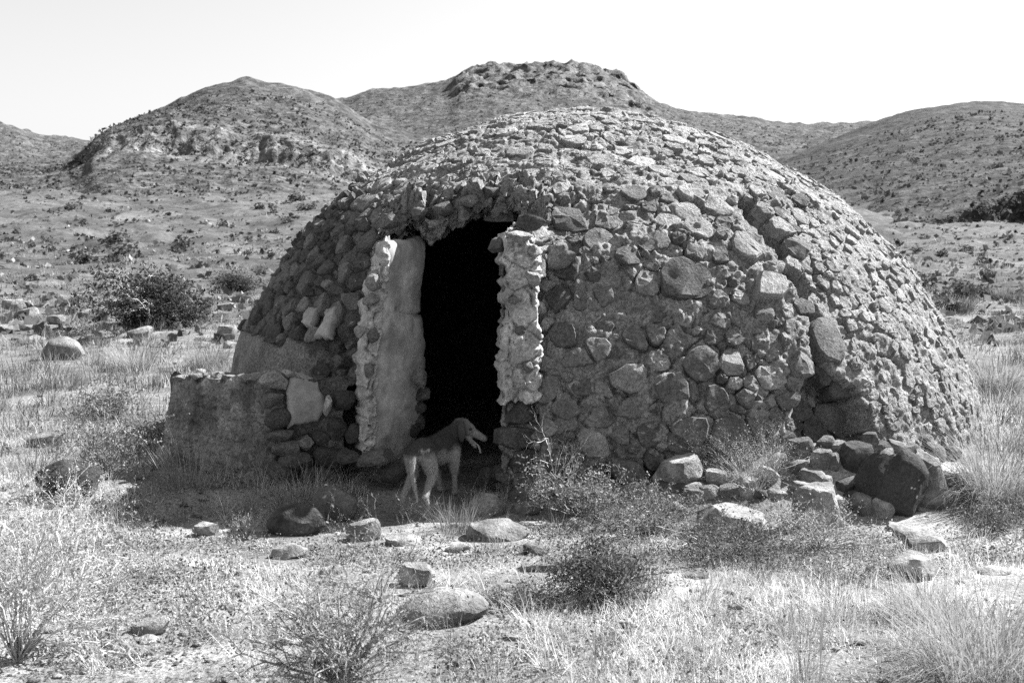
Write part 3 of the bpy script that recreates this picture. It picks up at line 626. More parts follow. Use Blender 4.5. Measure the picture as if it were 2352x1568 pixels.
# ------------------------------------------------------------------ loose rocks on the ground
ROCKS = [
 (1290, 1120, 70, 36, .40, .8, "pale angular stone at the wall foot behind the dry twigs"),
 (1352, 1136, 56, 32, .34, .8, "grey stone at the wall foot left of the round dark base stone"),
 (1655, 1120, 70, 50, .42, .9, "pale block touching the tall jagged rock on its far side"),
 (1720, 1130, 66, 42, .36, .9, "grey block under the fine-twigged bush"),
 (1770, 1112, 60, 48, .42, .9, "pale upright block behind the fine-twigged bush"),
 (1850, 1140, 70, 42, .44, .9, "pale broken block in front of the rubble heap"),
 (1910, 1210, 60, 36, .44, .9, "white angular stone below the sloping rock"),
 (2180, 1120, 60, 44, .34, .8, "grey stone between the leaning slab and the arching grass"),
 (2060, 1220, 70, 26, .44, .9, "white flat stone directly under the black boulder"),
 (1560, 1180, 60, 28, .46, .9, "white flat stone below the tall jagged rock in the herbs"),
 (1330, 1210, 60, 28, .44, .9, "pale stone in the leafy herb"),
 # x, base y, width, height (reference pixels), tone, angular, label
 (765, 1196, 112, 84, .24, .1, "dark boulder with pale patches standing before the low wall"),
 (678, 1228, 142, 72, .17, -.1, "low rounded dark boulder in the shade of the low wall"),
 (833, 1244, 84, 58, .55, .9, "white pointed rock at the edge of the hut's shadow"),
 (652, 1284, 106, 44, .45, .7, "pale flat-topped rock below the low rounded dark boulder"),
 (470, 1230, 62, 36, .50, .6, "pale tapered rock at the shadow edge before the low wall"),
 (920, 1252, 96, 26, .50, .6, "flat pale rock on the path behind the dog"),
 (858, 1256, 30, 16, .50, .5, "small pale stone touching the white pointed rock"),
 (1116, 1186, 94, 54, .50, -.2, "smooth bright rounded rock just outside the doorway"),
 (1212, 1150, 92, 42, .40, .8, "grey angular rock under the dry twigs by the wall"),
 (1214, 1186, 86, 46, .45, .4, "rounded sunlit rock behind the leafy herb"),
 (1130, 1240, 180, 48, .42, .6, "long low sunlit rock behind the spiky tuft"),
 (1012, 1430, 224, 80, .42, -.45, "big smooth flat boulder in the dry grass"),
 (958, 1346, 92, 66, .52, .8, "white blocky rock above the big smooth boulder"),
 (342, 1458, 104, 40, .46, .8, "pale layered slab lying in the short grass"),
 (346, 1480, 70, 22, .48, .8, "thin pale slab under the layered slab"),
 (168, 1462, 34, 18, .52, .7, "small white stone in the grass near the thorny bush"),
 (104, 1458, 40, 18, .42, .7, "small grey flat stone at the foot of the thorny bush"),
 (424, 1460, 36, 14, .45, .7, "small flat stone just right of the layered slab"),
 (855, 1362, 46, 26, .50, .6, "small pale rock left of the white blocky rock"),
 (760, 1318, 52, 26, .45, .6, "pale stone half sunk in grass behind the bare thorn shrub"),
 (1570, 1120, 142, 100, .46, 1.0, "tall jagged pale rock leaning on the hut base"),
 (1484, 1150, 88, 32, .45, .7, "flat pale rock in front of the round dark base stone"),
 (1690, 1236, 190, 92, .34, .5, "large lichen-spotted boulder in the middle of the shrubs"),
 (1878, 1216, 128, 112, .40, .6, "long pale sloping rock beside the pale twiggy bush"),
 (2058, 1184, 172, 158, .10, .3, "big black boulder with white lichen dots at the dome foot"),
 (2040, 1090, 120, 66, .15, .6, "dark boulder lying behind the big black boulder"),
 (1968, 1082, 84, 76, .16, .5, "squarish dark boulder against the rubble of the breach"),
 (2134, 1164, 118, 150, .36, .5, "long smooth pale slab leaning beside the black boulder"),
 (1988, 1186, 84, 66, .32, .6, "rounded rock at the foot of the black boulder"),
 (2030, 1192, 62, 64, .40, .8, "pale rough stone pressed against the black boulder"),
 (1944, 1128, 72, 40, .20, .4, "dark rounded stone between rubble and black boulder"),
 (1960, 1152, 60, 36, .20, .4, "small dark stone above the rounded rock"),
 (1884, 1080, 58, 64, .32, .7, "upright pale stone in the rubble below the breach"),
 (1842, 1052, 66, 66, .26, .5, "lumpy grey stone at the bottom of the breach"),
 (1812, 1012, 48, 28, .24, .5, "small stone perched at the lower end of the breach"),
 (1800, 1040, 40, 30, .36, .6, "little pale stone tucked under the overhanging skin"),
 (1914, 1082, 40, 56, .30, .6, "narrow stone beside the upright pale stone"),
 (1898, 1030, 46, 36, .30, .5, "grey stone on top of the rubble heap"),
 (1930, 1040, 50, 38, .28, .5, "blunt grey stone at the edge of the rubble heap"),
 (1868, 1112, 74, 46, .38, .7, "flat-sided pale rock under the upright pale stone"),
 (2022, 1036, 60, 34, .22, .5, "dark stone at the dome foot above the black boulder"),
 (2058, 1044, 58, 44, .30, .4, "round grey stone at the dome foot above the pale slab"),
 (2150, 1062, 56, 48, .20, .5, "dark base stone under the dome's far corner"),
 (2190, 1058, 44, 40, .17, .5, "small dark stone next to the long arching grass"),
 (2085, 1238, 70, 36, .40, .6, "half-buried pale stone below the black boulder"),
 (2128, 1266, 104, 56, .42, .6, "pale wedge rock in the grass below the leaning slab"),
 (2108, 1330, 124, 70, .40, .8, "pitted pale rock in the tall grass"),
 (1250, 1312, 116, 36, .40, .7, "flat rock with dark underside left of the dark low shrub"),
 (1230, 1272, 60, 30, .30, .6, "grey leaf-shaped stone behind the dark low shrub"),
 (1490, 1225, 70, 40, .36, .6, "pale rock peeping through herbs before the round base stone"),
 (1600, 1330, 60, 30, .34, .6, "grey stone in the grass right of the dark low shrub"),
 (2290, 1320, 90, 24, .55, .6, "white flat rock under the overhanging tall grass"),
 (136, 824, 104, 52, .46, .0, "pale rounded boulder in the dry grass left of the hut"),
 (100, 1024, 92, 34, .42, .6, "flat pale-topped rock above the shaded black boulder"),
 (150, 1146, 160, 92, .10, .3, "big black boulder in the shadow left of the low wall"),
 (320, 776, 62, 32, .50, .6, "white rock just below the big dark bush"),
 (402, 756, 30, 20, .52, .3, "small white stone at the root of the big dark bush"),
 (522, 780, 52, 40, .48, .7, "pale stacked rock against the dome's far flank"),
 (528, 800, 40, 18, .50, .7, "flat pale rock at the dome's far flank"),
 (64, 732, 66, 30, .48, .7, "white rock in the stone scatter behind the rounded boulder"),
 (124, 744, 50, 28, .48, .7, "white lump in the middle of the stone scatter"),
 (24, 712, 60, 34, .46, .7, "outermost pale rock of the stone scatter"),
 (196, 736, 44, 26, .50, .7, "small bright rock at the near end of the stone scatter"),
 (96, 770, 46, 34, .40, .7, "grey rock at the bottom of the stone scatter"),
 (262, 706, 54, 24, .46, .6, "pale rock between the stone scatter and the big dark bush"),
 (160, 694, 60, 22, .46, .6, "long pale rock at the back of the stone scatter"),
 (520, 712, 50, 22, .46, .6, "pale rock behind the dome below the small round bush"),
 (432, 884, 34, 20, .46, .6, "small pale stone in the grass behind the low wall"),
 (460, 862, 26, 18, .5, .6, "little white stone near the low wall's top"),
 (1836, 1090, 54, 44, .30, .8, "grey broken stone lowest in the rubble under the breach"),
 (1790, 1070, 50, 40, .34, .8, "pale broken stone where the fine-twigged bush meets the rubble"),
 (1902, 1118, 46, 34, .42, .9, "sharp pale chip in front of the upright pale stone"),
 (1930, 1172, 60, 44, .36, .8, "pale broken block between sloping rock and rounded rock"),
 (2090, 1062, 60, 50, .26, .6, "grey wedge stone behind the leaning pale slab"),
 (2000, 1010, 44, 30, .22, .6, "small dark stone at the breach's outer foot"),
 (1600, 1150, 70, 34, .40, .8, "pale broken stone below the tall jagged rock"),
 (1400, 1158, 64, 30, .38, .8, "pale stone among herbs left of the flat pale rock"),
 (1050, 1268, 60, 24, .42, .8, "low pale stone in front of the spiky tuft"),
 (700, 1420, 50, 20, .42, .9, "thin pale stone left of the big smooth boulder"),
 (520, 1400, 44, 18, .44, .9, "thin flat stone alone in the open short grass"),
 (560, 1320, 40, 16, .44, .9, "little flat stone below the shadow edge"),
 (1180, 1470, 56, 22, .42, .9, "thin pale stone below the big smooth boulder's end"),
 (1440, 1440, 52, 22, .42, .9, "thin pale stone below the dark low shrub"),
 (1690, 1400, 46, 20, .42, .9, "small pale stone in the open grass near the corner grass"),
 (2330, 740, 60, 22, .44, .6, "pale rocks' largest block on the plain beyond the dome"),
]
FOOT = []
def place_rock(i, x, by, wpx, hpx, tone, a, label):
    g = G(x, by); Y = g[1]; ry = .3
    for _ in range(2):
        ry = wpx * Y / F / 2 * (.75 if hpx < wpx * 1.1 else .6); ry = min(ry, .5)
        while by > 950 and x > 1000 and math.hypot(P(x, by, Y)[0] - HC[0], Y + ry * .5 - HC[1]) < 3.93 + ry * .3: Y -= .03
    tone = min(tone * (1.25 if x > 1250 and tone > .25 else 1.0), .6)
    s = Y / F; p = P(x, by, Y); g0 = float(gz(np.array([p[0]]), np.array([Y + ry * .5]))[0])
    top = P(x, by - hpx, Y + ry * .5)[2]; z0 = max(min(g0, p[2]), p[2] - .35 * hpx * s) - .03 - .12 * hpx * s
    rx, rz = wpx * s / 2, max((top - z0) / 2, .02)
    V, T = rock_arrays(rx, ry, rz, random.uniform(-.14, .14), 900 + i * 3, a, 4 if wpx > 110 else 3, flat=a > .35)
    g = (p[0], Y + ry * .5, (top + z0) / 2); FOOT.append((p[0], Y + ry * .5, rx, ry, top - g0))
    m = M_LICHEN if "lichen" in label or "patches" in label else M_ROCK
    tag(obj("rock", chiselled(mesh_np("rock", V, T, tone)), m, None, g), label, "rock", "loose rocks round the hut")
for i, r in enumerate(ROCKS): place_rock(i, *r)
NTH = ["first", "second", "third", "fourth", "fifth", "sixth", "seventh", "eighth", "ninth", "tenth", "eleventh", "twelfth", "thirteenth", "fourteenth"]
for i, nth in enumerate(NTH):                           # broken stones in a row along the foot of the dome
    bx_ = 1262 + i * 40 + (i * 37) % 17
    place_rock(200 + i, bx_, 1134 + (i * 53) % 26, 44 + (i * 29) % 34, 28 + (i * 17) % 20, (.3, .44, .24, .5, .36)[i % 5], (.9, .5, .7)[i % 3], f"broken stone in the row along the dome foot, {nth} from the doorway")
def near_dome0(x, y): return (x - HC[0]) ** 2 + (y - HC[1]) ** 2 < 3.9 ** 2
# gravel: stones too small to count
gp = []
for k in range(620):
    d = 4.6 * (6.0 ** rng.random()); u = rng.uniform(-.5, .5); x = u * d * 1.05
    if (x - HC[0]) ** 2 + (d - HC[1]) ** 2 < 17: continue
    r = rng.uniform(.006, .03) * (1 + d * .05) * (1.6 if rng.random() < .08 else 1)
    V, T = rock_arrays(r, r * .8, r * .4, 0, int(k), .9, 2)
    gp.append((V + [x, d, float(gz(np.array([x]), np.array([d]))[0]) + r * .2], T, rng.uniform(.25, .55)))
V, T, t = join(gp)
nC = 9000; dC = 4.0 * (3.2 ** rng.random(nC)); xC = rng.uniform(-.55, .55, nC) * dC; kC = ~near_dome0(xC, dC); xC, dC = xC[kC], dC[kC]; nC = len(xC)
OV = np.array([[1, 0, 0], [-1, 0, 0], [0, 1, 0], [0, -1, 0], [0, 0, 1], [0, 0, -.5]], float); OT = np.array([[0, 2, 4], [2, 1, 4], [1, 3, 4], [3, 0, 4]])
sC = (rng.gamma(2, .0042, nC) + .002)[:, None, None] * rng.uniform(.5, 1.2, (nC, 6, 1)) * np.array([1.2, 1, .7])
aC = rng.uniform(0, 6.28, nC); VC = OV[None] * sC; cxx = VC[..., 0] * np.cos(aC)[:, None] - VC[..., 1] * np.sin(aC)[:, None]; VC[..., 1] = VC[..., 0] * np.sin(aC)[:, None] + VC[..., 1] * np.cos(aC)[:, None]; VC[..., 0] = cxx
VC = VC + np.stack([xC, dC, gz(xC, dC) + .001], -1)[:, None]
V, T, t = join([(V, T, t), (VC.reshape(-1, 3), (OT[None] + 6 * np.arange(nC)[:, None, None]).reshape(-1, 3), np.repeat(rng.uniform(.2, .6, nC), 6))])
tag(obj("gravel", mesh_np("gravel", V, T, t), M_ROCK), "scattered small pale stones in the grass", "gravel", None, "stuff")

# ------------------------------------------------------------------ plants
def blades(base, az, lean, length, width, droop, seg=3, tone=.4, tip=1.15):
    N = len(base); t = np.linspace(0, 1, seg + 1)
    d = np.stack([np.cos(az), np.sin(az)], -1); pr = np.stack([-np.sin(az), np.cos(az), np.zeros(N)], -1)
    tw = rng.uniform(-.9, .9, N); pr = pr * np.cos(tw)[:, None] + np.concatenate([d, np.zeros((N, 1))], 1) * np.sin(tw)[:, None]
    pts = [np.asarray(base, float)]; cur = pts[0].copy()
    for k in range(seg):
        a = lean + droop * (k + .5) / seg
        cur = cur + (length / seg)[:, None] * np.concatenate([d * np.sin(a)[:, None], np.cos(a)[:, None]], 1); pts.append(cur.copy())
    VV = []
    for k in range(seg):
        wv = (width * (1 - .75 * t[k]))[:, None] * pr * .5
        VV += [pts[k] - wv, pts[k] + wv]
    VV.append(pts[seg]); nv = 2 * seg + 1
    V = np.stack(VV, 1).reshape(-1, 3); b = np.arange(N)[:, None] * nv
    T = []
    for k in range(seg - 1):
        T += [b + np.array([2 * k, 2 * k + 1, 2 * k + 3]), b + np.array([2 * k, 2 * k + 3, 2 * k + 2])]
    T.append(b + np.array([2 * seg - 2, 2 * seg - 1, 2 * seg]))
    T = np.concatenate(T)
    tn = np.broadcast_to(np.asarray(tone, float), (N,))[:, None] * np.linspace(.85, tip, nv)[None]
    return V, T, tn.reshape(-1)
def tubes(p0, p1, r0, r1, tone):
    tone = np.broadcast_to(np.asarray(tone, float), (len(p0),)); thin = np.asarray(r0) < .0032 + .0004 * p0[:, 1].mean() / 5
    A = _tubes(p0[~thin], p1[~thin], r0[~thin], r1[~thin], tone[~thin]); q = np.where(thin)[0]
    if not len(q): return A
    d = p1[q] - p0[q]; sd = np.cross(d, rng.normal(size=d.shape)); sd /= np.linalg.norm(sd, axis=1, keepdims=True) + 1e-9
    V = np.stack([p0[q] - sd * r0[q, None], p0[q] + sd * r0[q, None], p1[q] + sd * r1[q, None], p1[q] - sd * r1[q, None]], 1).reshape(-1, 3); b = np.arange(len(q))[:, None] * 4
    B = (V, np.concatenate([b + np.array([0, 1, 2]), b + np.array([0, 2, 3])]), np.repeat(tone[q], 4))
    return join([A, B]) if len(A[0]) else B
def _tubes(p0, p1, r0, r1, tone):
    N = len(p0); d = p1 - p0; d /= np.linalg.norm(d, axis=1, keepdims=True) + 1e-9
    a = np.cross(d, np.array([.31, .77, .55])); a /= np.linalg.norm(a, axis=1, keepdims=True) + 1e-9; b = np.cross(d, a)
    VV = []
    for p, r in ((p0, r0), (p1, r1)):
        for k in range(3):
            an = k * 2 * math.pi / 3; VV.append(p + (a * math.cos(an) + b * math.sin(an)) * np.asarray(r)[:, None])
    V = np.stack(VV, 1).reshape(-1, 3); q = np.arange(N)[:, None] * 6
    T = np.concatenate([q + np.array(f) for f in ((0, 1, 4), (0, 4, 3), (1, 2, 5), (1, 5, 4), (2, 0, 3), (2, 3, 5))])
    return V, T, np.repeat(np.broadcast_to(np.asarray(tone, float), (N,)), 6)
def leaves(c, size, tone, flat=.4):
    N = len(c); a = rng.normal(size=(N, 3)); a /= np.linalg.norm(a, axis=1, keepdims=True)
    b = np.cross(a, rng.normal(size=(N, 3))); b /= np.linalg.norm(b, axis=1, keepdims=True)
    s = np.asarray(size)[:, None] if np.ndim(size) else size
    V = np.stack([c - a * s, c + b * s * flat, c + a * s, c - b * s * flat], 1).reshape(-1, 3); q = np.arange(N)[:, None] * 4
    T = np.concatenate([q + np.array([0, 1, 2]), q + np.array([0, 2, 3])])
    return V, T, np.repeat(np.broadcast_to(np.asarray(tone, float), (N,)), 4)
def branch_tree(root, n_stem, height, spread, levels, r0, wig=.25, nseg=4, kids=3, up=.0, lat=None):
    """Random branching stems; returns segment arrays and the tip points."""
    P0, P1, R0, R1, tips = [], [], [], [], []
    stack = []
    for k in range(n_stem):
        az = rng.uniform(0, 2 * math.pi) if lat is None else rng.normal(lat, .9); ln = spread * math.sqrt(rng.random())
        d = np.array([math.cos(az) * ln, math.sin(az) * ln, 1.0]); d /= np.linalg.norm(d)
        stack.append((np.array(root) + np.array([math.cos(az), math.sin(az), 0]) * .03 * rng.random(), d, height * rng.uniform(.6, 1.05), r0, levels))
    while stack:
        p, d, L, r, lv = stack.pop(); sl = L / nseg
        for s in range(nseg):
            d2 = d + rng.normal(0, wig, 3) + np.array([0, 0, up]); d2 /= np.linalg.norm(d2); d = d2
            q = p + d * sl; ra, rb = r * (1 - .6 * s / nseg), r * (1 - .6 * (s + 1) / nseg)
            P0.append(p); P1.append(q); R0.append(ra); R1.append(rb)
            if lv > 0 and s >= 1:
                for _ in range(rng.integers(1, kids + 1)):
                    dk = d + rng.normal(0, .65, 3); dk /= np.linalg.norm(dk)
                    stack.append((q, dk, L * rng.uniform(.3, .55), rb * .7, lv - 1))
            p = q
        tips.append(p)
    return np.array(P0), np.array(P1), np.array(R0), np.array(R1), np.array(tips)
def clump(V, root):                                     # to local coordinates
    return V - np.array(root)
def plant(name, label, cat, root, parts, group=None):
    """parts: list of (part name, arrays, material)"""
    if len(parts) == 1:
        n, (V, T, t), m = parts[0]
        return tag(obj(name, mesh_np(name, V - np.array(root), T, t), m, None, tuple(root)), label, cat, group)
    e = empty(name, tuple(root)); tag(e, label, cat, group)
    for n, (V, T, t), m in parts:
        c = obj(n, mesh_np(n, V - np.array(root), T, t), m, e, (0, 0, 0))
    return e
def cat3(*a): return join(a)
def twig_shrub(label, x, by, wpx, hpx, n_stem=14, levels=2, tone=.4, r0=.004, leaf=0, leaf_tone=.3, leaf_size=.012, wig=.22, kids=2, group="shrubs round the hut", name="shrub", up=0.0, Y=None, fill=0):
    g = G(x, by) if Y is None else P(x, by, Y)
    if by > 950 and x > 1000:
        Yc = g[1]
        while math.hypot(P(x, by, Yc)[0] - HC[0], Yc - HC[1]) < 4.1: Yc -= .03
        g = P(x, by, Yc); g[2] = float(gz(g[0:1], g[1:2])[0])
    s = g[1] / F; hm, wm = (by - hpx < 2000) * hpx * s + max(0, P(x, by, g[1])[2] - g[2]), wpx * s
    p0, p1, a, b, tips = branch_tree(g, n_stem, hm * 1.0, wm / hm * .62, levels, r0, wig, 5, kids, up)
    # fit to the wanted size
    q = np.vstack([p0, p1]) - g; sx = wm / max(.05, np.percentile(q[:, 0], 97) - np.percentile(q[:, 0], 3)); sz = hm / max(.05, np.percentile(q[:, 2], 98)); sc = np.array([sx, min(sx, 1.4), sz])
    p0 = g + (p0 - g) * sc; p1 = g + (p1 - g) * sc
    for pp in (p0, p1): pp[:, 2] = np.maximum(pp[:, 2], g[2] + .005)
    parts = [("branch_frame", tubes(p0, p1, a, b, tone * rng.uniform(.7, 1.3, len(p0))), M_TWIG)]
    if fill:
        nk = max(12, fill // 160); v = rng.normal(size=(nk, 3)); v /= np.linalg.norm(v, axis=1, keepdims=True); v[:, 2] = np.abs(v[:, 2])
        kc = v * rng.uniform(.45, 1, (nk, 1)) * [wm * .44, min(wm, 2.5) * .4, hm * .8]; kk = rng.integers(0, nk, fill)
        fc = g + kc[kk] + rng.normal(0, 1, (fill, 3)) * [wm * .075, wm * .075, hm * .09]; fc[:, 2] = np.maximum(fc[:, 2], g[2] + .01)
        parts.append(("crown", leaves(fc, leaf_size * rng.uniform(.5, 1.3, fill), leaf_tone * rng.uniform(.35, 1.8, fill), .45), M_LEAF))
    if leaf:
        wgt = np.arange(len(p1)); k = rng.integers(0, len(p1), leaf)
        c = p1[k] + (p0[k] - p1[k]) * rng.random((leaf, 1)) + rng.normal(0, leaf_size * 1.2, (leaf, 3))
        c[:, 2] = np.maximum(c[:, 2], g[2] + .004)
        parts.append(("foliage", leaves(c, leaf_size * rng.uniform(.5, 1.3, leaf), leaf_tone * rng.uniform(.35, 1.9, leaf), .45), M_LEAF))
    return plant(name, label, "shrub", g, parts, group)
def tussock(label, x, by, wpx, hpx, n=500, tone=.38, width=.004, droop=1.1, lean=.5, seg=4, name="grass_tuft", az=None, group="grass tufts round the hut", Y=None):
    g = G(x, by) if Y is None else P(x, by, Y); s = g[1] / F; hm, wm = hpx * s, wpx * s
    rr = np.sqrt(rng.random(n)) * wm * .30; a0 = rng.uniform(0, 2 * math.pi, n)
    base = np.stack([g[0] + rr * np.cos(a0), g[1] + rr * np.sin(a0) * .8, np.zeros(n)], -1); base[:, 2] = gz(base[:, 0], base[:, 1]) - .01
    aa = a0 + rng.normal(0, .7, n) if az is None else rng.normal(az, .7, n)
    ar = blades(base, aa, np.abs(rng.normal(0, lean, n)), hm * rng.uniform(.5, 1.25, n), width * rng.uniform(.6, 1.3, n), droop * rng.uniform(.2, 1.3, n), seg, tone * rng.uniform(.6, 1.35, n))
    return plant(name, label, "grass tuft", g, [("blade", ar, M_DRY)], group)

def near_dome(x, y, m=.0):
    return (x - HC[0]) ** 2 + (y - HC[1]) ** 2 < (3.95 + m) ** 2
bwA, bwB = P(352, 1085, 10.3)[:2], P(612, 1125, 9.0)[:2]
def blocked(x, y):
    lxx, lnn = (x - HC[0]) * DX[0] + (y - HC[1]) * DX[1], (x - HC[0]) * DN[0] + (y - HC[1]) * DN[1]
    e = bwB - bwA; side = (x - bwA[0]) * e[1] - (y - bwA[1]) * e[0]   # behind the bench face
    inb = (side < 0) & (x > bwA[0] - .1) & (x < -.9) & (y < 12) & (y > 9)
    path = (np.abs(x + .72 - (8.3 - y) * .1) < .35) & (y > 7.75) & (y < 9.2)
    return near_dome(x, y, .02) | inb | path
# ground cover: countless, one object for each sort
def scatter(n, d0, d1, umax=.62, pw=1.0):
    d = d0 * (d1 / d0) ** (rng.random(n) ** pw); u = rng.uniform(-umax, umax, n); x = u * d
    k = ~blocked(x, d)
    if d1 < 14:
        for fx_, fy_, frx, fry, fh in FOOT:             # bare rock, and a clear view of it from the path side
            k &= ~((np.abs(x - fx_) < frx * .95) & (d < fy_ + fry * .8) & (d > fy_ - fry - .10 - .5 * fh))
    hid = (d > 13.5) & (x / d > -.13) & (x / d < .33); k &= ~hid
    return x[k], d[k]
def ground_cover():
    out = []
    # short tangled dry growth, patchy
    x, d = scatter(470000, 3.9, 12.5, pw=.85)
    p = np.stack([x, d, np.zeros_like(x)], -1); m = fbm(p * 1.4, 3, 66); keep = rng.random(len(x)) < np.clip(.52 + 1.7 * m, .07, 1); x, d = x[keep], d[keep]
    p = np.stack([x, d, gz(x, d) - .004], -1); N = len(x); hgt = .55 + .45 * fbm(np.stack([x, d, x * 0], -1) * .8, 2, 70)
    tn = .60 * (1 + .6 * fbm(np.stack([x, d, x * 0], -1) * 1.1, 3, 72)) * rng.uniform(.3, 1.6, N)
    hgt = np.clip(.45 + 1.2 * fbm(np.stack([x, d, x * 0], -1) * 1.3, 3, 70), .18, 1.4)
    opn = sstep(.25, -.25, x / d + .04) * sstep(8.0, 7.5, d); hgt = hgt * (1 - .35 * opn)
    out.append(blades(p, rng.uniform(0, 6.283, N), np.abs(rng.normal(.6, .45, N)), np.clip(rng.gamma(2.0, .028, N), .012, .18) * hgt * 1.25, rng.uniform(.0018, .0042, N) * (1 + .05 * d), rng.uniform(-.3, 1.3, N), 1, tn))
    # small tufts, pale and dark
    x, d = scatter(1500, 3.9, 12.5, pw=.85); k = rng.random(len(x)) < np.clip(.5 + 1.6 * fbm(np.stack([x, d, x * 0], -1) * .7, 2, 75), .05, 1); x, d = x[k], d[k]
    k = rng.random(len(x)) > .75 * sstep(.25, -.25, x / d + .04) * sstep(8.0, 7.5, d); x, d = x[k], d[k]
    nb_ = 34; N = len(x) * nb_; a0 = rng.uniform(0, 6.283, N); rr = rng.random(N) * .07
    xx, dd = np.repeat(x, nb_) + rr * np.cos(a0), np.repeat(d, nb_) + rr * np.sin(a0)
    L = np.repeat(rng.uniform(.06, .24, len(x)), nb_) * rng.uniform(.5, 1.3, N); tn = np.repeat(rng.choice([.16, .28, .45, .55], len(x)), nb_) * rng.uniform(.6, 1.4, N)
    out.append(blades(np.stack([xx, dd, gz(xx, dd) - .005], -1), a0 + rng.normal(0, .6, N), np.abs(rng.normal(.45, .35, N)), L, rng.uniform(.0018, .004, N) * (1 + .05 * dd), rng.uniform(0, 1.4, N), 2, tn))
    return join(out)
V, T, t = ground_cover()
tag(obj("dry_grass", mesh_np("dry_grass", V, T, t), M_DRY), "short tangled dry grass covering the ground before the hut", "grass", None, "stuff")
x, d = scatter(300000, 3.9, 13, pw=.85)
m = fbm(np.stack([x, d, x * 0], -1) * 1.1, 3, 166); k = rng.random(len(x)) < np.clip(m * 2.2 + .1, .02, 1); x, d = x[k], d[k]
c = np.stack([x, d, gz(x, d) + rng.gamma(2, .016, len(x))], -1)
V, T, t = leaves(c, rng.uniform(.005, .014, len(x)), .19 * rng.uniform(.3, 2.2, len(x)), .5)
tag(obj("ground_herb", mesh_np("ground_herb", V, T, t), M_LEAF), "low leafy weeds spread through the dry grass", "weeds", None, "stuff")
# mid-distance mounds of dry grass
def mounds():
    out = []
    x, d = scatter(3600, 9.6, 75, .6, .8)
    for xi, di in zip(x, d):
        n = int(np.clip(70 * 12 / di, 14, 46)); R = rng.uniform(.10, .34) * (1 + di * .012); h = rng.uniform(.12, .36) * (1 + di * .006)
        a0 = rng.uniform(0, 6.283, n); rr = np.sqrt(rng.random(n)) * R
        b = np.stack([xi + rr * np.cos(a0), di + rr * np.sin(a0), np.zeros(n)], -1); b[:, 2] = float(gz(np.array([xi]), np.array([di]))[0]) - .03
        tn = rng.choice([.07, .13, .22, .36], p=[.25, .25, .3, .2]) * rng.uniform(.7, 1.3, n)
        out.append(blades(b, a0 + rng.normal(0, .6, n), np.abs(rng.normal(.35, .3, n)), h * rng.uniform(.5, 1.2, n), np.full(n, .004) * (1 + di * .11), rng.uniform(0, 1.2, n), 2, tn))
    return join(out)
V, T, t = mounds()
tag(obj("grass_mounds", mesh_np("grass_mounds", V, T, t), M_DRY), "soft mounds of dry grass across the plain behind the hut", "grass", None, "stuff")

# shrubs and tufts one can point at
twig_shrub("bare thorny shrub with crossed twigs at the bottom of the view", 780, 1575, 470, 330, 34, 3, .34, .009, 3000, .2, .009, .2, 2)
twig_shrub("pale dense thorny bush filling the near corner left of the grass", 40, 1520, 440, 430, 40, 3, .6, .006, 5000, .34, .008, .25, 2)
twig_shrub("thin dry branching twigs standing before the right door jamb", 1290, 1150, 130, 190, 4, 2, .8, .007, 0, wig=.16, kids=2, up=.05)
twig_shrub("leafy herb with bright small leaves under the dry twigs", 1330, 1190, 250, 125, 34, 2, .3, .005, 5200, .26, .012)
twig_shrub("pale fine-twigged bush growing against the dome below the breach", 1730, 1140, 210, 170, 46, 2, .50, .0022, 1500, .46, .006, .14, 2, up=.06)
twig_shrub("small sprawling herb between pale rock and lichen boulder", 1490, 1225, 230, 100, 32, 2, .34, .005, 3200, .22, .011)
twig_shrub("dark low shrub with fine needles in the middle of the grass", 1380, 1376, 280, 165, 50, 2, .2, .004, 3000, .13, .011, fill=4500)
twig_shrub("dark tangled shrub round the lichen boulder", 1650, 1280, 330, 105, 40, 2, .3, .005, 4200, .13, .011)
twig_shrub("weedy bush between sloping rock and black boulder", 1880, 1262, 240, 110, 34, 2, .42, .005, 2800, .34, .009)
twig_shrub("forked dry twig in the shadow edge by the dark boulders", 570, 1232, 66, 66, 9, 2, .45, .003, 200, .4, .006, .15, 2, up=.12)
twig_shrub("shaded thorny bush growing left of the low wall", 250, 1100, 250, 180, 26, 2, .28, .004, 2600, .24, .014)
twig_shrub("thorn branches reaching into the shadow left of the low wall", 170, 1190, 170, 120, 10, 2, .5, .004, 700, .5, .008, .16, 2)
twig_shrub("olive-dark bush mid slope behind the low wall's end", 240, 960, 150, 90, 24, 2, .25, .006, 2200, .22, .018)
twig_shrub("low leafy weed patch beside the pitted pale rock", 1960, 1330, 240, 60, 30, 1, .35, .003, 2600, .3, .009)
twig_shrub("dark herb patch under the long arching grass at the frame edge", 2300, 1220, 200, 80, 30, 1, .25, .003, 2600, .2, .010)
twig_shrub("low dark weeds left of the big smooth boulder's rock", 1180, 1395, 180, 60, 26, 1, .25, .003, 2200, .2, .009)
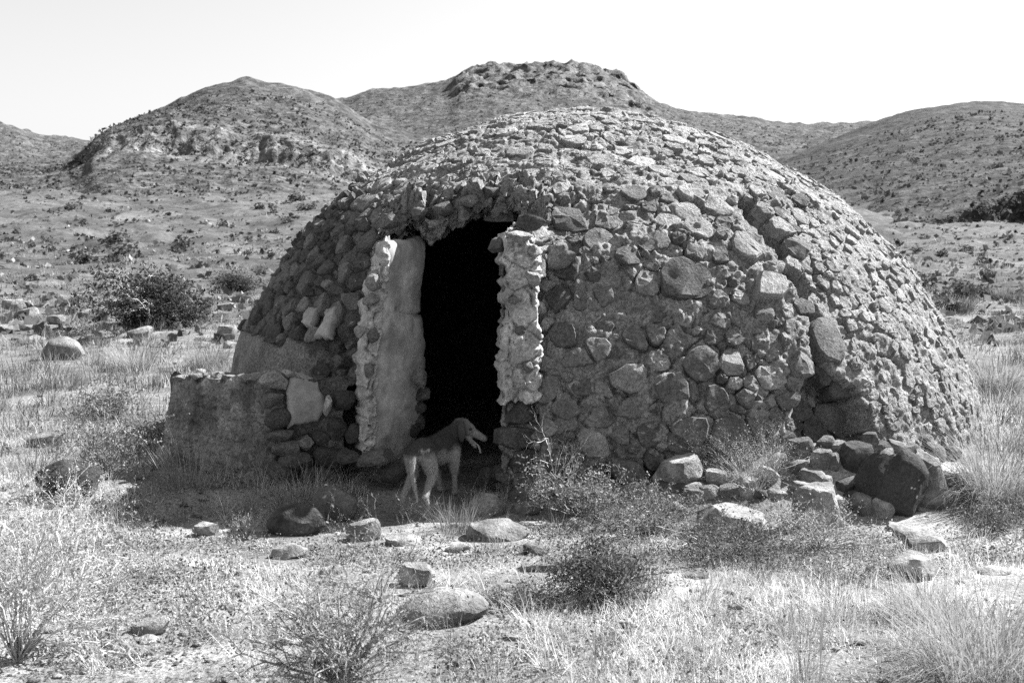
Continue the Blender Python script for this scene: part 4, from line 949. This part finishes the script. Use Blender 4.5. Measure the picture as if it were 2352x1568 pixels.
# the big dark bush and its round neighbour
twig_shrub("big dark bush with bleached bare branches on the plain", 368, 748, 240, 130, 12, 3, .55, .02, 4000, .06, .045, .28, 2, fill=9000)
twig_shrub("small round dark bush on the plain near the dome", 535, 668, 100, 42, 30, 2, .16, .012, 1500, .09, .05, .2, 2, fill=4500)
tussock("spiky grass tuft in front of the dog", 1048, 1218, 150, 84, 240, .20, .004, .5, .6)
tussock("long arching tussock beside the dome's far base", 2290, 1150, 260, 190, 1300, .26, .005, 1.7, .6)
tussock("tall arching grass bent over in the near corner", 2260, 1580, 420, 290, 1300, .30, .004, 1.6, .6)
tussock("tall seed-stalk grass at the bottom near the corner grass", 1850, 1600, 120, 300, 40, .22, .004, .3, .2)
tussock("pale arching grass above the tall corner grass", 2130, 1420, 300, 140, 600, .34, .0035, 1.5, .6)
tussock("shaded wispy tussock at the foot of the low wall", 690, 1160, 200, 110, 320, .30, .0035, 1.0, .55)
tussock("shaded stiff stalks left of the low wall", 430, 1125, 170, 130, 130, .26, .004, .4, .45)
tussock("shaded grass between the wall stones and the dark boulder", 800, 1135, 110, 70, 130, .26, .003, .8, .5)
tussock("shaded straggling grass under the low wall plaster", 540, 1185, 200, 70, 220, .26, .003, .9, .6)
tussock("dark grassy mound behind the low wall near the dome", 480, 850, 140, 70, 700, .22, .007, .8, .5)
tussock("dark spiky tuft behind the low wall", 540, 890, 120, 80, 500, .24, .006, .7, .5)
tussock("loose tuft on the mid slope right of the rounded boulder", 300, 850, 160, 60, 600, .34, .007, .9, .5)
tussock("dark tuft on the plain beyond the dome's far edge", 2200, 715, 110, 40, 500, .15, .02, .8, .6)
tussock("rounded tuft behind the arching tussock", 2290, 900, 160, 90, 700, .28, .008, 1.0, .6)
tussock("wide dark tuft beyond the dome at the frame edge", 2310, 690, 120, 34, 500, .15, .02, .8, .6)

# hillside shrubs: seen one by one on the slope
def bush_mesh(seed, n=150):
    r_ = np.random.default_rng(seed); v = r_.normal(size=(n, 3)); v /= np.linalg.norm(v, axis=1, keepdims=True); v[:, 2] = np.abs(v[:, 2])
    c = v * (r_.random((n, 1)) ** .4) * (1 + .35 * noise(v * 1.7 + seed, seed))[:, None] * [.5, .5, .72]
    V, T, t = leaves(c, r_.uniform(.06, .13, n), .085 * r_.uniform(.6, 1.6, n), .6)
    return mesh_np("hillside_shrub", V, T, t)
BM = [bush_mesh(s) for s in range(6)]
for b in BM: b.materials.append(M_LEAF)
_c6 = [(870, 580, 40), (805, 650, 46), (950, 636, 50), (1355, 650, 80), (1525, 678, 52), (1590, 684, 60), (1680, 690, 60), (1440, 710, 60), (1770, 772, 70), (1815, 776, 44), (1560, 830, 60), (1630, 820, 44), (1820, 705, 60), (1645, 856, 44),
       (1730, 912, 56), (1815, 832, 50), (1870, 830, 56), (425, 834, 66), (650, 848, 40), (630, 745, 40), (500, 770, 40), (170, 735, 36), (750, 710, 60), (280, 1030, 40), (190, 1055, 44), (310, 1085, 66), (100, 980, 50), (510, 1156, 150), (740, 1126, 190), (500, 920, 50), (1095, 1062, 110), (1080, 1094, 90), (700, 1024, 110), (755, 1082, 40),
       (200, 1262, 66), (620, 1322, 70), (1490, 1110, 60), (1340, 930, 60), (1500, 1020, 50), (1660, 975, 40), (1940, 690, 50), (2000, 722, 50), (40, 640, 60), (290, 770, 36), (450, 620, 50), (430, 565, 60)]
_c3 = [(1890, 800, 80), (2040, 850, 130), (1985, 912, 110), (2130, 842, 80), (2160, 760, 70), (1850, 640, 40), (1960, 660, 50), (2060, 640, 50), (2140, 690, 50)]
spots = [(x / 2.618, 163.3 + y / 2.618, wv / 2.618) for x, y, wv in _c6]; rsp = [(1143 + x / 1.92, 245 + y / 1.92, wv / 1.92) for x, y, wv in _c3]
ORD = ["first", "second", "third", "fourth", "fifth", "sixth", "seventh", "eighth", "ninth", "tenth", "eleventh", "twelfth", "thirteenth", "fourteenth", "fifteenth", "sixteenth"]
def bands(sp_, where):
    bands_ = {}
    for s in sp_:
        b = "top" if s[1] < 432 else "upper" if s[1] < 480 else "middle" if s[1] < 560 else "lowest"
        bands_.setdefault(b, []).append(s)
    k = 0
    for b, L in bands_.items():
        L.sort()
        for i, (x, y, wv) in enumerate(L):
            g = G(x, y); wm = wv * g[1] / F * 1.25
            o = bpy.data.objects.new("hillside_shrub", BM[k % 6]); COL.objects.link(o); k += 1
            o.location = g; o.scale = (wm, wm, min(wm * .8, 1.4)); o.rotation_euler = (0, 0, k * 1.3)
            tag(o, f"dark shrub on the slope {where}, {ORD[i]} from left in its {b} row", "shrub", "dark shrubs on the hillside")
bands(spots, "left of the hut"); bands(rsp, "right of the hut")
# the rest of the scrub: countless dots on plain and hills
def scrub():
    cs, ss, tn = [], [], []
    x, d = scatter(15000, 22, 210, .62, .75)
    z = gz(x, d); cs.append(np.stack([x, d, z], -1)); ss.append((.07 + .28 * rng.random(len(x)) ** 2) * (1 + d * .003)); tn.append(rng.choice([.06, .10, .16, .3], len(x)))
    for o, Qh in H:
        k = rng.integers(0, int(len(Qh) * .83), 14000); q = Qh[k] + rng.normal(0, .5, (len(k), 3)) * [1, 1, 0]
        cs.append(q); ss.append(.2 + .5 * rng.random(len(k)) ** 3); tn.append(rng.choice([.05, .07, .10, .16], len(k)))
    c = np.concatenate(cs); s = np.concatenate(ss); tn = np.concatenate(tn); nl = 3
    off = rng.normal(0, .42, (len(c), nl, 3)) * [1, 1, .6]; off[..., 2] = np.abs(off[..., 2])
    cc = (c[:, None] + off * s[:, None, None]).reshape(-1, 3)
    return leaves(cc, np.repeat(s, nl) * .55, np.repeat(tn, nl) * rng.uniform(.7, 1.3, len(cc)), .7)
V, T, t = scrub()
tag(obj("scrub", mesh_np("scrub", V, T, t), M_LEAF), "sparse low scrub dotting the plain and the hills", "scrub", None, "stuff")

# ------------------------------------------------------------------ the dog
def dog():
    a = math.radians(20)
    fx = np.array([math.sin(a), math.cos(a), 0]); fy = np.array([-math.cos(a), math.sin(a), 0]); fz = np.array([0, 0, 1.0])
    X0 = (962 - CX) / F * 8.36; g0 = float(gz(np.array([X0]), np.array([8.36]))[0])
    O = np.array([X0, 8.36, g0])
    Wd = lambda p: O + p[0] * fx + p[1] * fy + p[2] * fz
    gl = lambda p: float(gz(np.array([Wd(p)[0]]), np.array([Wd(p)[1]]))[0]) - g0
    VB, TB = [], []
    def ball(c, r, sc=(1, 1, 1)):
        VB.append(ICO[2][0] * r * np.array(sc) + np.array(c)); TB.append(ICO[2][1])
    def limb(pts):
        for (p, r), (q, s) in zip(pts[:-1], pts[1:]):
            p, q = np.array(p, float), np.array(q, float); n = max(2, int(np.linalg.norm(q - p) / (min(r, s) * .35)))
            for k in range(n + 1):
                t = k / n; ball(p + (q - p) * t, r + (s - r) * t)
    S = np.array([.590, -.115, .612])
    h = np.array([.36, -.78, -.50]); h /= np.linalg.norm(h)
    sd_ = np.array([.91, .42, 0.0]); 
    limb([((-.045, 0, .495), .076), ((.05, 0, .505), .086), ((.18, 0, .500), .076), ((.30, 0, .485), .098), ((.42, 0, .485), .108), ((.50, 0, .505), .094)])
    limb([((.24, 0, .47), .075), ((.37, 0, .43), .092), ((.47, 0, .435), .078)])                      # deep chest
    limb([((.42, 0, .555), .046), ((.50, -.01, .555), .064), ((.56, -.06, .598), .054), (S - h * .045, .050)])  # withers, neck
    limb([((.50, 0, .50), .080), ((.55, -.05, .565), .058)])
    limb([(S - h * .02, .064), (S + h * .035, .058), (S + h * .065, .044), (S + h * .09, .036), (S + h * .14, .032), (S + h * .182, .026)])   # skull and muzzle
    ball(S + np.array([0, 0, .022]), .050)
    jd = np.array([.26, -.58, -.78]); jd /= np.linalg.norm(jd); J0 = S + h * .025 + np.array([-.004, .008, -.048])
    limb([(J0, .028), (J0 + jd * .05, .021), (J0 + jd * .118, .015)])
    for sy in (1, -1):                                   # hind legs
        kz = .0
        px_, spread = (-.02, .115) if sy > 0 else (.03, -.085)
        gg = gl((px_, spread, 0))
        limb([((.0, sy * .055, .47), .072), ((.045, sy * .072, .37), .058), ((.065, sy * .078, .31), .042), ((-.02, sy * .083, .24), .030), ((-.095, sy * .088, .175), .022), ((px_ - .035, spread, .06 + gg), .018), ((px_ - .02, spread, .026 + gg), .020)])
        limb([((px_ - .02, spread, .022 + gg), .022), ((px_ + .035, spread, .018 + gg), .021)])
        fxp = .475 if sy < 0 else .55                     # front legs
        gg = gl((fxp, sy * .08, 0))
        limb([((.47, sy * .07, .46), .066), ((.45, sy * .085, .36), .050), ((.455, sy * .088, .30), .036), ((fxp - .01, sy * .085, .17 + gg), .024), ((fxp, sy * .082, .10 + gg), .020), ((fxp + .01, sy * .08, .035 + gg), .020)])
        limb([((fxp + .01, sy * .08, .024 + gg), .024), ((fxp + .06, sy * .08, .018 + gg), .021)])
    limb([((-.095, 0, .49), .034), ((-.135, -.004, .43), .026), ((-.14, -.008, .34), .018), ((-.13, -.018, .26), .017), ((-.118, -.03, .19), .013), ((-.11, -.04, .13), .007)])
    R = np.array([fx, fy, fz]).T
    V, T, _ = join([(v, t, 1.0) for v, t in zip(VB, TB)]); me = mesh_np("dog", V @ R.T, T)
    m = bpy.data.materials.new("fur"); m.use_nodes = True; n = m.node_tree.nodes; L = m.node_tree.links; b = n["Principled BSDF"]
    b.inputs["Roughness"].default_value = .8; b.inputs["Specular IOR Level"].default_value = .25
    tc = n.new("ShaderNodeTexCoord"); mp = n.new("ShaderNodeMapping"); mp.inputs["Rotation"].default_value = (0, 0, -(math.pi / 2 - a)); L.new(tc.outputs["Object"], mp.inputs[0])
    sx = n.new("ShaderNodeSeparateXYZ"); L.new(mp.outputs[0], sx.inputs[0])
    nz = n.new("ShaderNodeTexNoise"); nz.inputs["Scale"].default_value = 9; nz.inputs["Detail"].default_value = 5; L.new(tc.outputs["Object"], nz.inputs[0])
    mp2 = n.new("ShaderNodeMapping"); mp2.inputs["Scale"].default_value = (1, 1, .25); L.new(tc.outputs["Object"], mp2.inputs[0])
    nf = n.new("ShaderNodeTexNoise"); nf.inputs["Scale"].default_value = 150; nf.inputs["Detail"].default_value = 3; L.new(mp2.outputs[0], nf.inputs[0])
    def ma(op, p, q):
        t = n.new("ShaderNodeMath"); t.operation = op
        for k, v in enumerate((p, q)):
            if isinstance(v, (int, float)): t.inputs[k].default_value = v
            else: L.new(v, t.inputs[k])
        return t.outputs[0]
    def mr(v, a0, a1, b0, b1):
        t = n.new("ShaderNodeMapRange"); t.interpolation_type = 'SMOOTHSTEP'; L.new(v, t.inputs[0])
        for k, q in enumerate((a0, a1, b0, b1)): t.inputs[k + 1].default_value = q
        return t.outputs[0]
    zz = ma('ADD', sx.outputs[2], ma('MULTIPLY', ma('SUBTRACT', nz.outputs[0], .5), .12))
    c = mr(zz, .43, .50, .23, .04)                        # pale legs and breech, dark saddle
    hd = mr(sx.outputs[0], .52, .60, 0, .17); c = ma('ADD', c, hd)
    c = ma('MULTIPLY', c, mr(nf.outputs[0], .3, .7, .7, 1.3)); L.new(c, b.inputs["Base Color"])
    bp = n.new("ShaderNodeBump"); bp.inputs["Strength"].default_value = .5; bp.inputs["Distance"].default_value = .008; L.new(nf.outputs[0], bp.inputs["Height"]); L.new(bp.outputs[0], b.inputs["Normal"])
    d = obj("dog", me, m, None, tuple(O)); tag(d, "lean short-haired dog panting in the doorway, head turned in profile", "dog")
    rm = d.modifiers.new("remesh", 'REMESH'); rm.mode = 'VOXEL'; rm.voxel_size = .0075; rm.use_smooth_shade = True
    sm = d.modifiers.new("smooth", 'SMOOTH'); sm.factor = .5; sm.iterations = 5
    dg_ = bpy.context.evaluated_depsgraph_get(); ev = d.evaluated_get(dg_); me2 = bpy.data.meshes.new_from_object(ev)
    d.modifiers.clear(); d.data = me2; me2.materials.clear(); me2.materials.append(m)
    nv = len(me2.vertices); vc = np.zeros(nv * 3); vn = np.zeros(nv * 3); me2.vertices.foreach_get("co", vc); me2.vertices.foreach_get("normal", vn); vc = vc.reshape(-1, 3); vn = vn.reshape(-1, 3)
    kf = rng.integers(0, nv, 42000); b0 = vc[kf] + rng.normal(0, .003, (len(kf), 3)); nn = vn[kf]
    back = -fx * .8 + np.array([0, 0, -.55]); fl = back - nn * (nn @ back)[:, None]; fl /= np.linalg.norm(fl, axis=1, keepdims=True) + 1e-6
    dirf = nn * .38 + fl + rng.normal(0, .22, fl.shape); dirf /= np.linalg.norm(dirf, axis=1, keepdims=True); sdv = np.cross(dirf, rng.normal(size=fl.shape)); sdv /= np.linalg.norm(sdv, axis=1, keepdims=True)
    loc = b0 @ R; small = (np.linalg.norm(loc - (S + h * .09), axis=1) < .13); Lf = rng.uniform(.007, .017, len(kf)) * np.where(small, .4, 1)
    Vf = np.stack([b0 - sdv * .0007, b0 + sdv * .0007, b0 + dirf * Lf[:, None]], 1).reshape(-1, 3)
    co_ = bpy.data.objects.new("coat", mesh_np("coat", Vf, np.arange(len(Vf)).reshape(-1, 3))); co_.data.materials.append(m); COL.objects.link(co_); co_.parent = d
    def sub(name, V, T, tone, mt):
        V = V @ R.T
        o = bpy.data.objects.new(name, mesh_np(name, V, T, tone)); o.data.materials.append(mt); COL.objects.link(o); o.parent = d; return o
    dark = mat("dark_wet", .03, .05, 10, 60, .1, 0, rough=.3, tone=False); pink = mat("tongue", .40, .5, 10, 60, .1, .2, .003, rough=.4, tone=False); earm = mat("ear_fur", .05, .09, 10, 120, .3, .3, .005, tone=False)
    right_ = np.array([math.sin(a), -math.cos(a), 0])     # world +X in dog space
    tocam = np.array([-math.cos(a), -math.sin(a), 0])     # world -Y in dog space
    E, ET = ICO[3]
    def ell(c, ax, ay, az_, r): return (E * r) @ np.array([ax, ay, az_]) + c
    sub("eye", ell(S + right_ * .052 + tocam * .050 + np.array([0, 0, -.010]), right_, tocam, fz, (.013, .010, .011)), ET, 1, dark)
    sub("nose", ell(S + h * .186, h, tocam, np.cross(h, tocam), (.013, .016, .015)), ET, 1, dark)
    ea = np.array([0, 0, -1.0]); sub("ear", ell(S - h * .022 + tocam * .066 + np.array([0, 0, -.042]), right_ * .98 + ea * .1, tocam, ea, (.030, .012, .080)), ET, 1, earm)
    sub("ear", ell(S - h * .012 - tocam * .062 + np.array([0, 0, -.030]), right_, tocam, ea, (.032, .010, .078)), ET, 1, earm)
    # tongue: a bent flat strip from the lower jaw
    tp = [J0 + jd * .03 + right_ * .010, J0 + jd * .075 + right_ * .020, J0 + jd * .105 + right_ * .028, J0 + jd * .128 + right_ * .03 + ea * .018, J0 + jd * .133 + right_ * .03 + ea * .042]
    VV = []
    for k, p in enumerate(tp):
        wv = (.016, .019, .021, .020, .013)[k]
        for s_, o_ in ((-1, 0), (0, .009), (1, 0), (0, -.009)): VV.append(p + tocam * wv * s_ + right_ * o_)
    TQ = np.array([[k * 4 + j, k * 4 + (j + 1) % 4, (k + 1) * 4 + (j + 1) % 4, (k + 1) * 4 + j] for k in range(4) for j in range(4)] + [[16, 17, 18, 19]])
    sub("tongue", np.array(VV), tri(TQ), 1, pink)
dog()
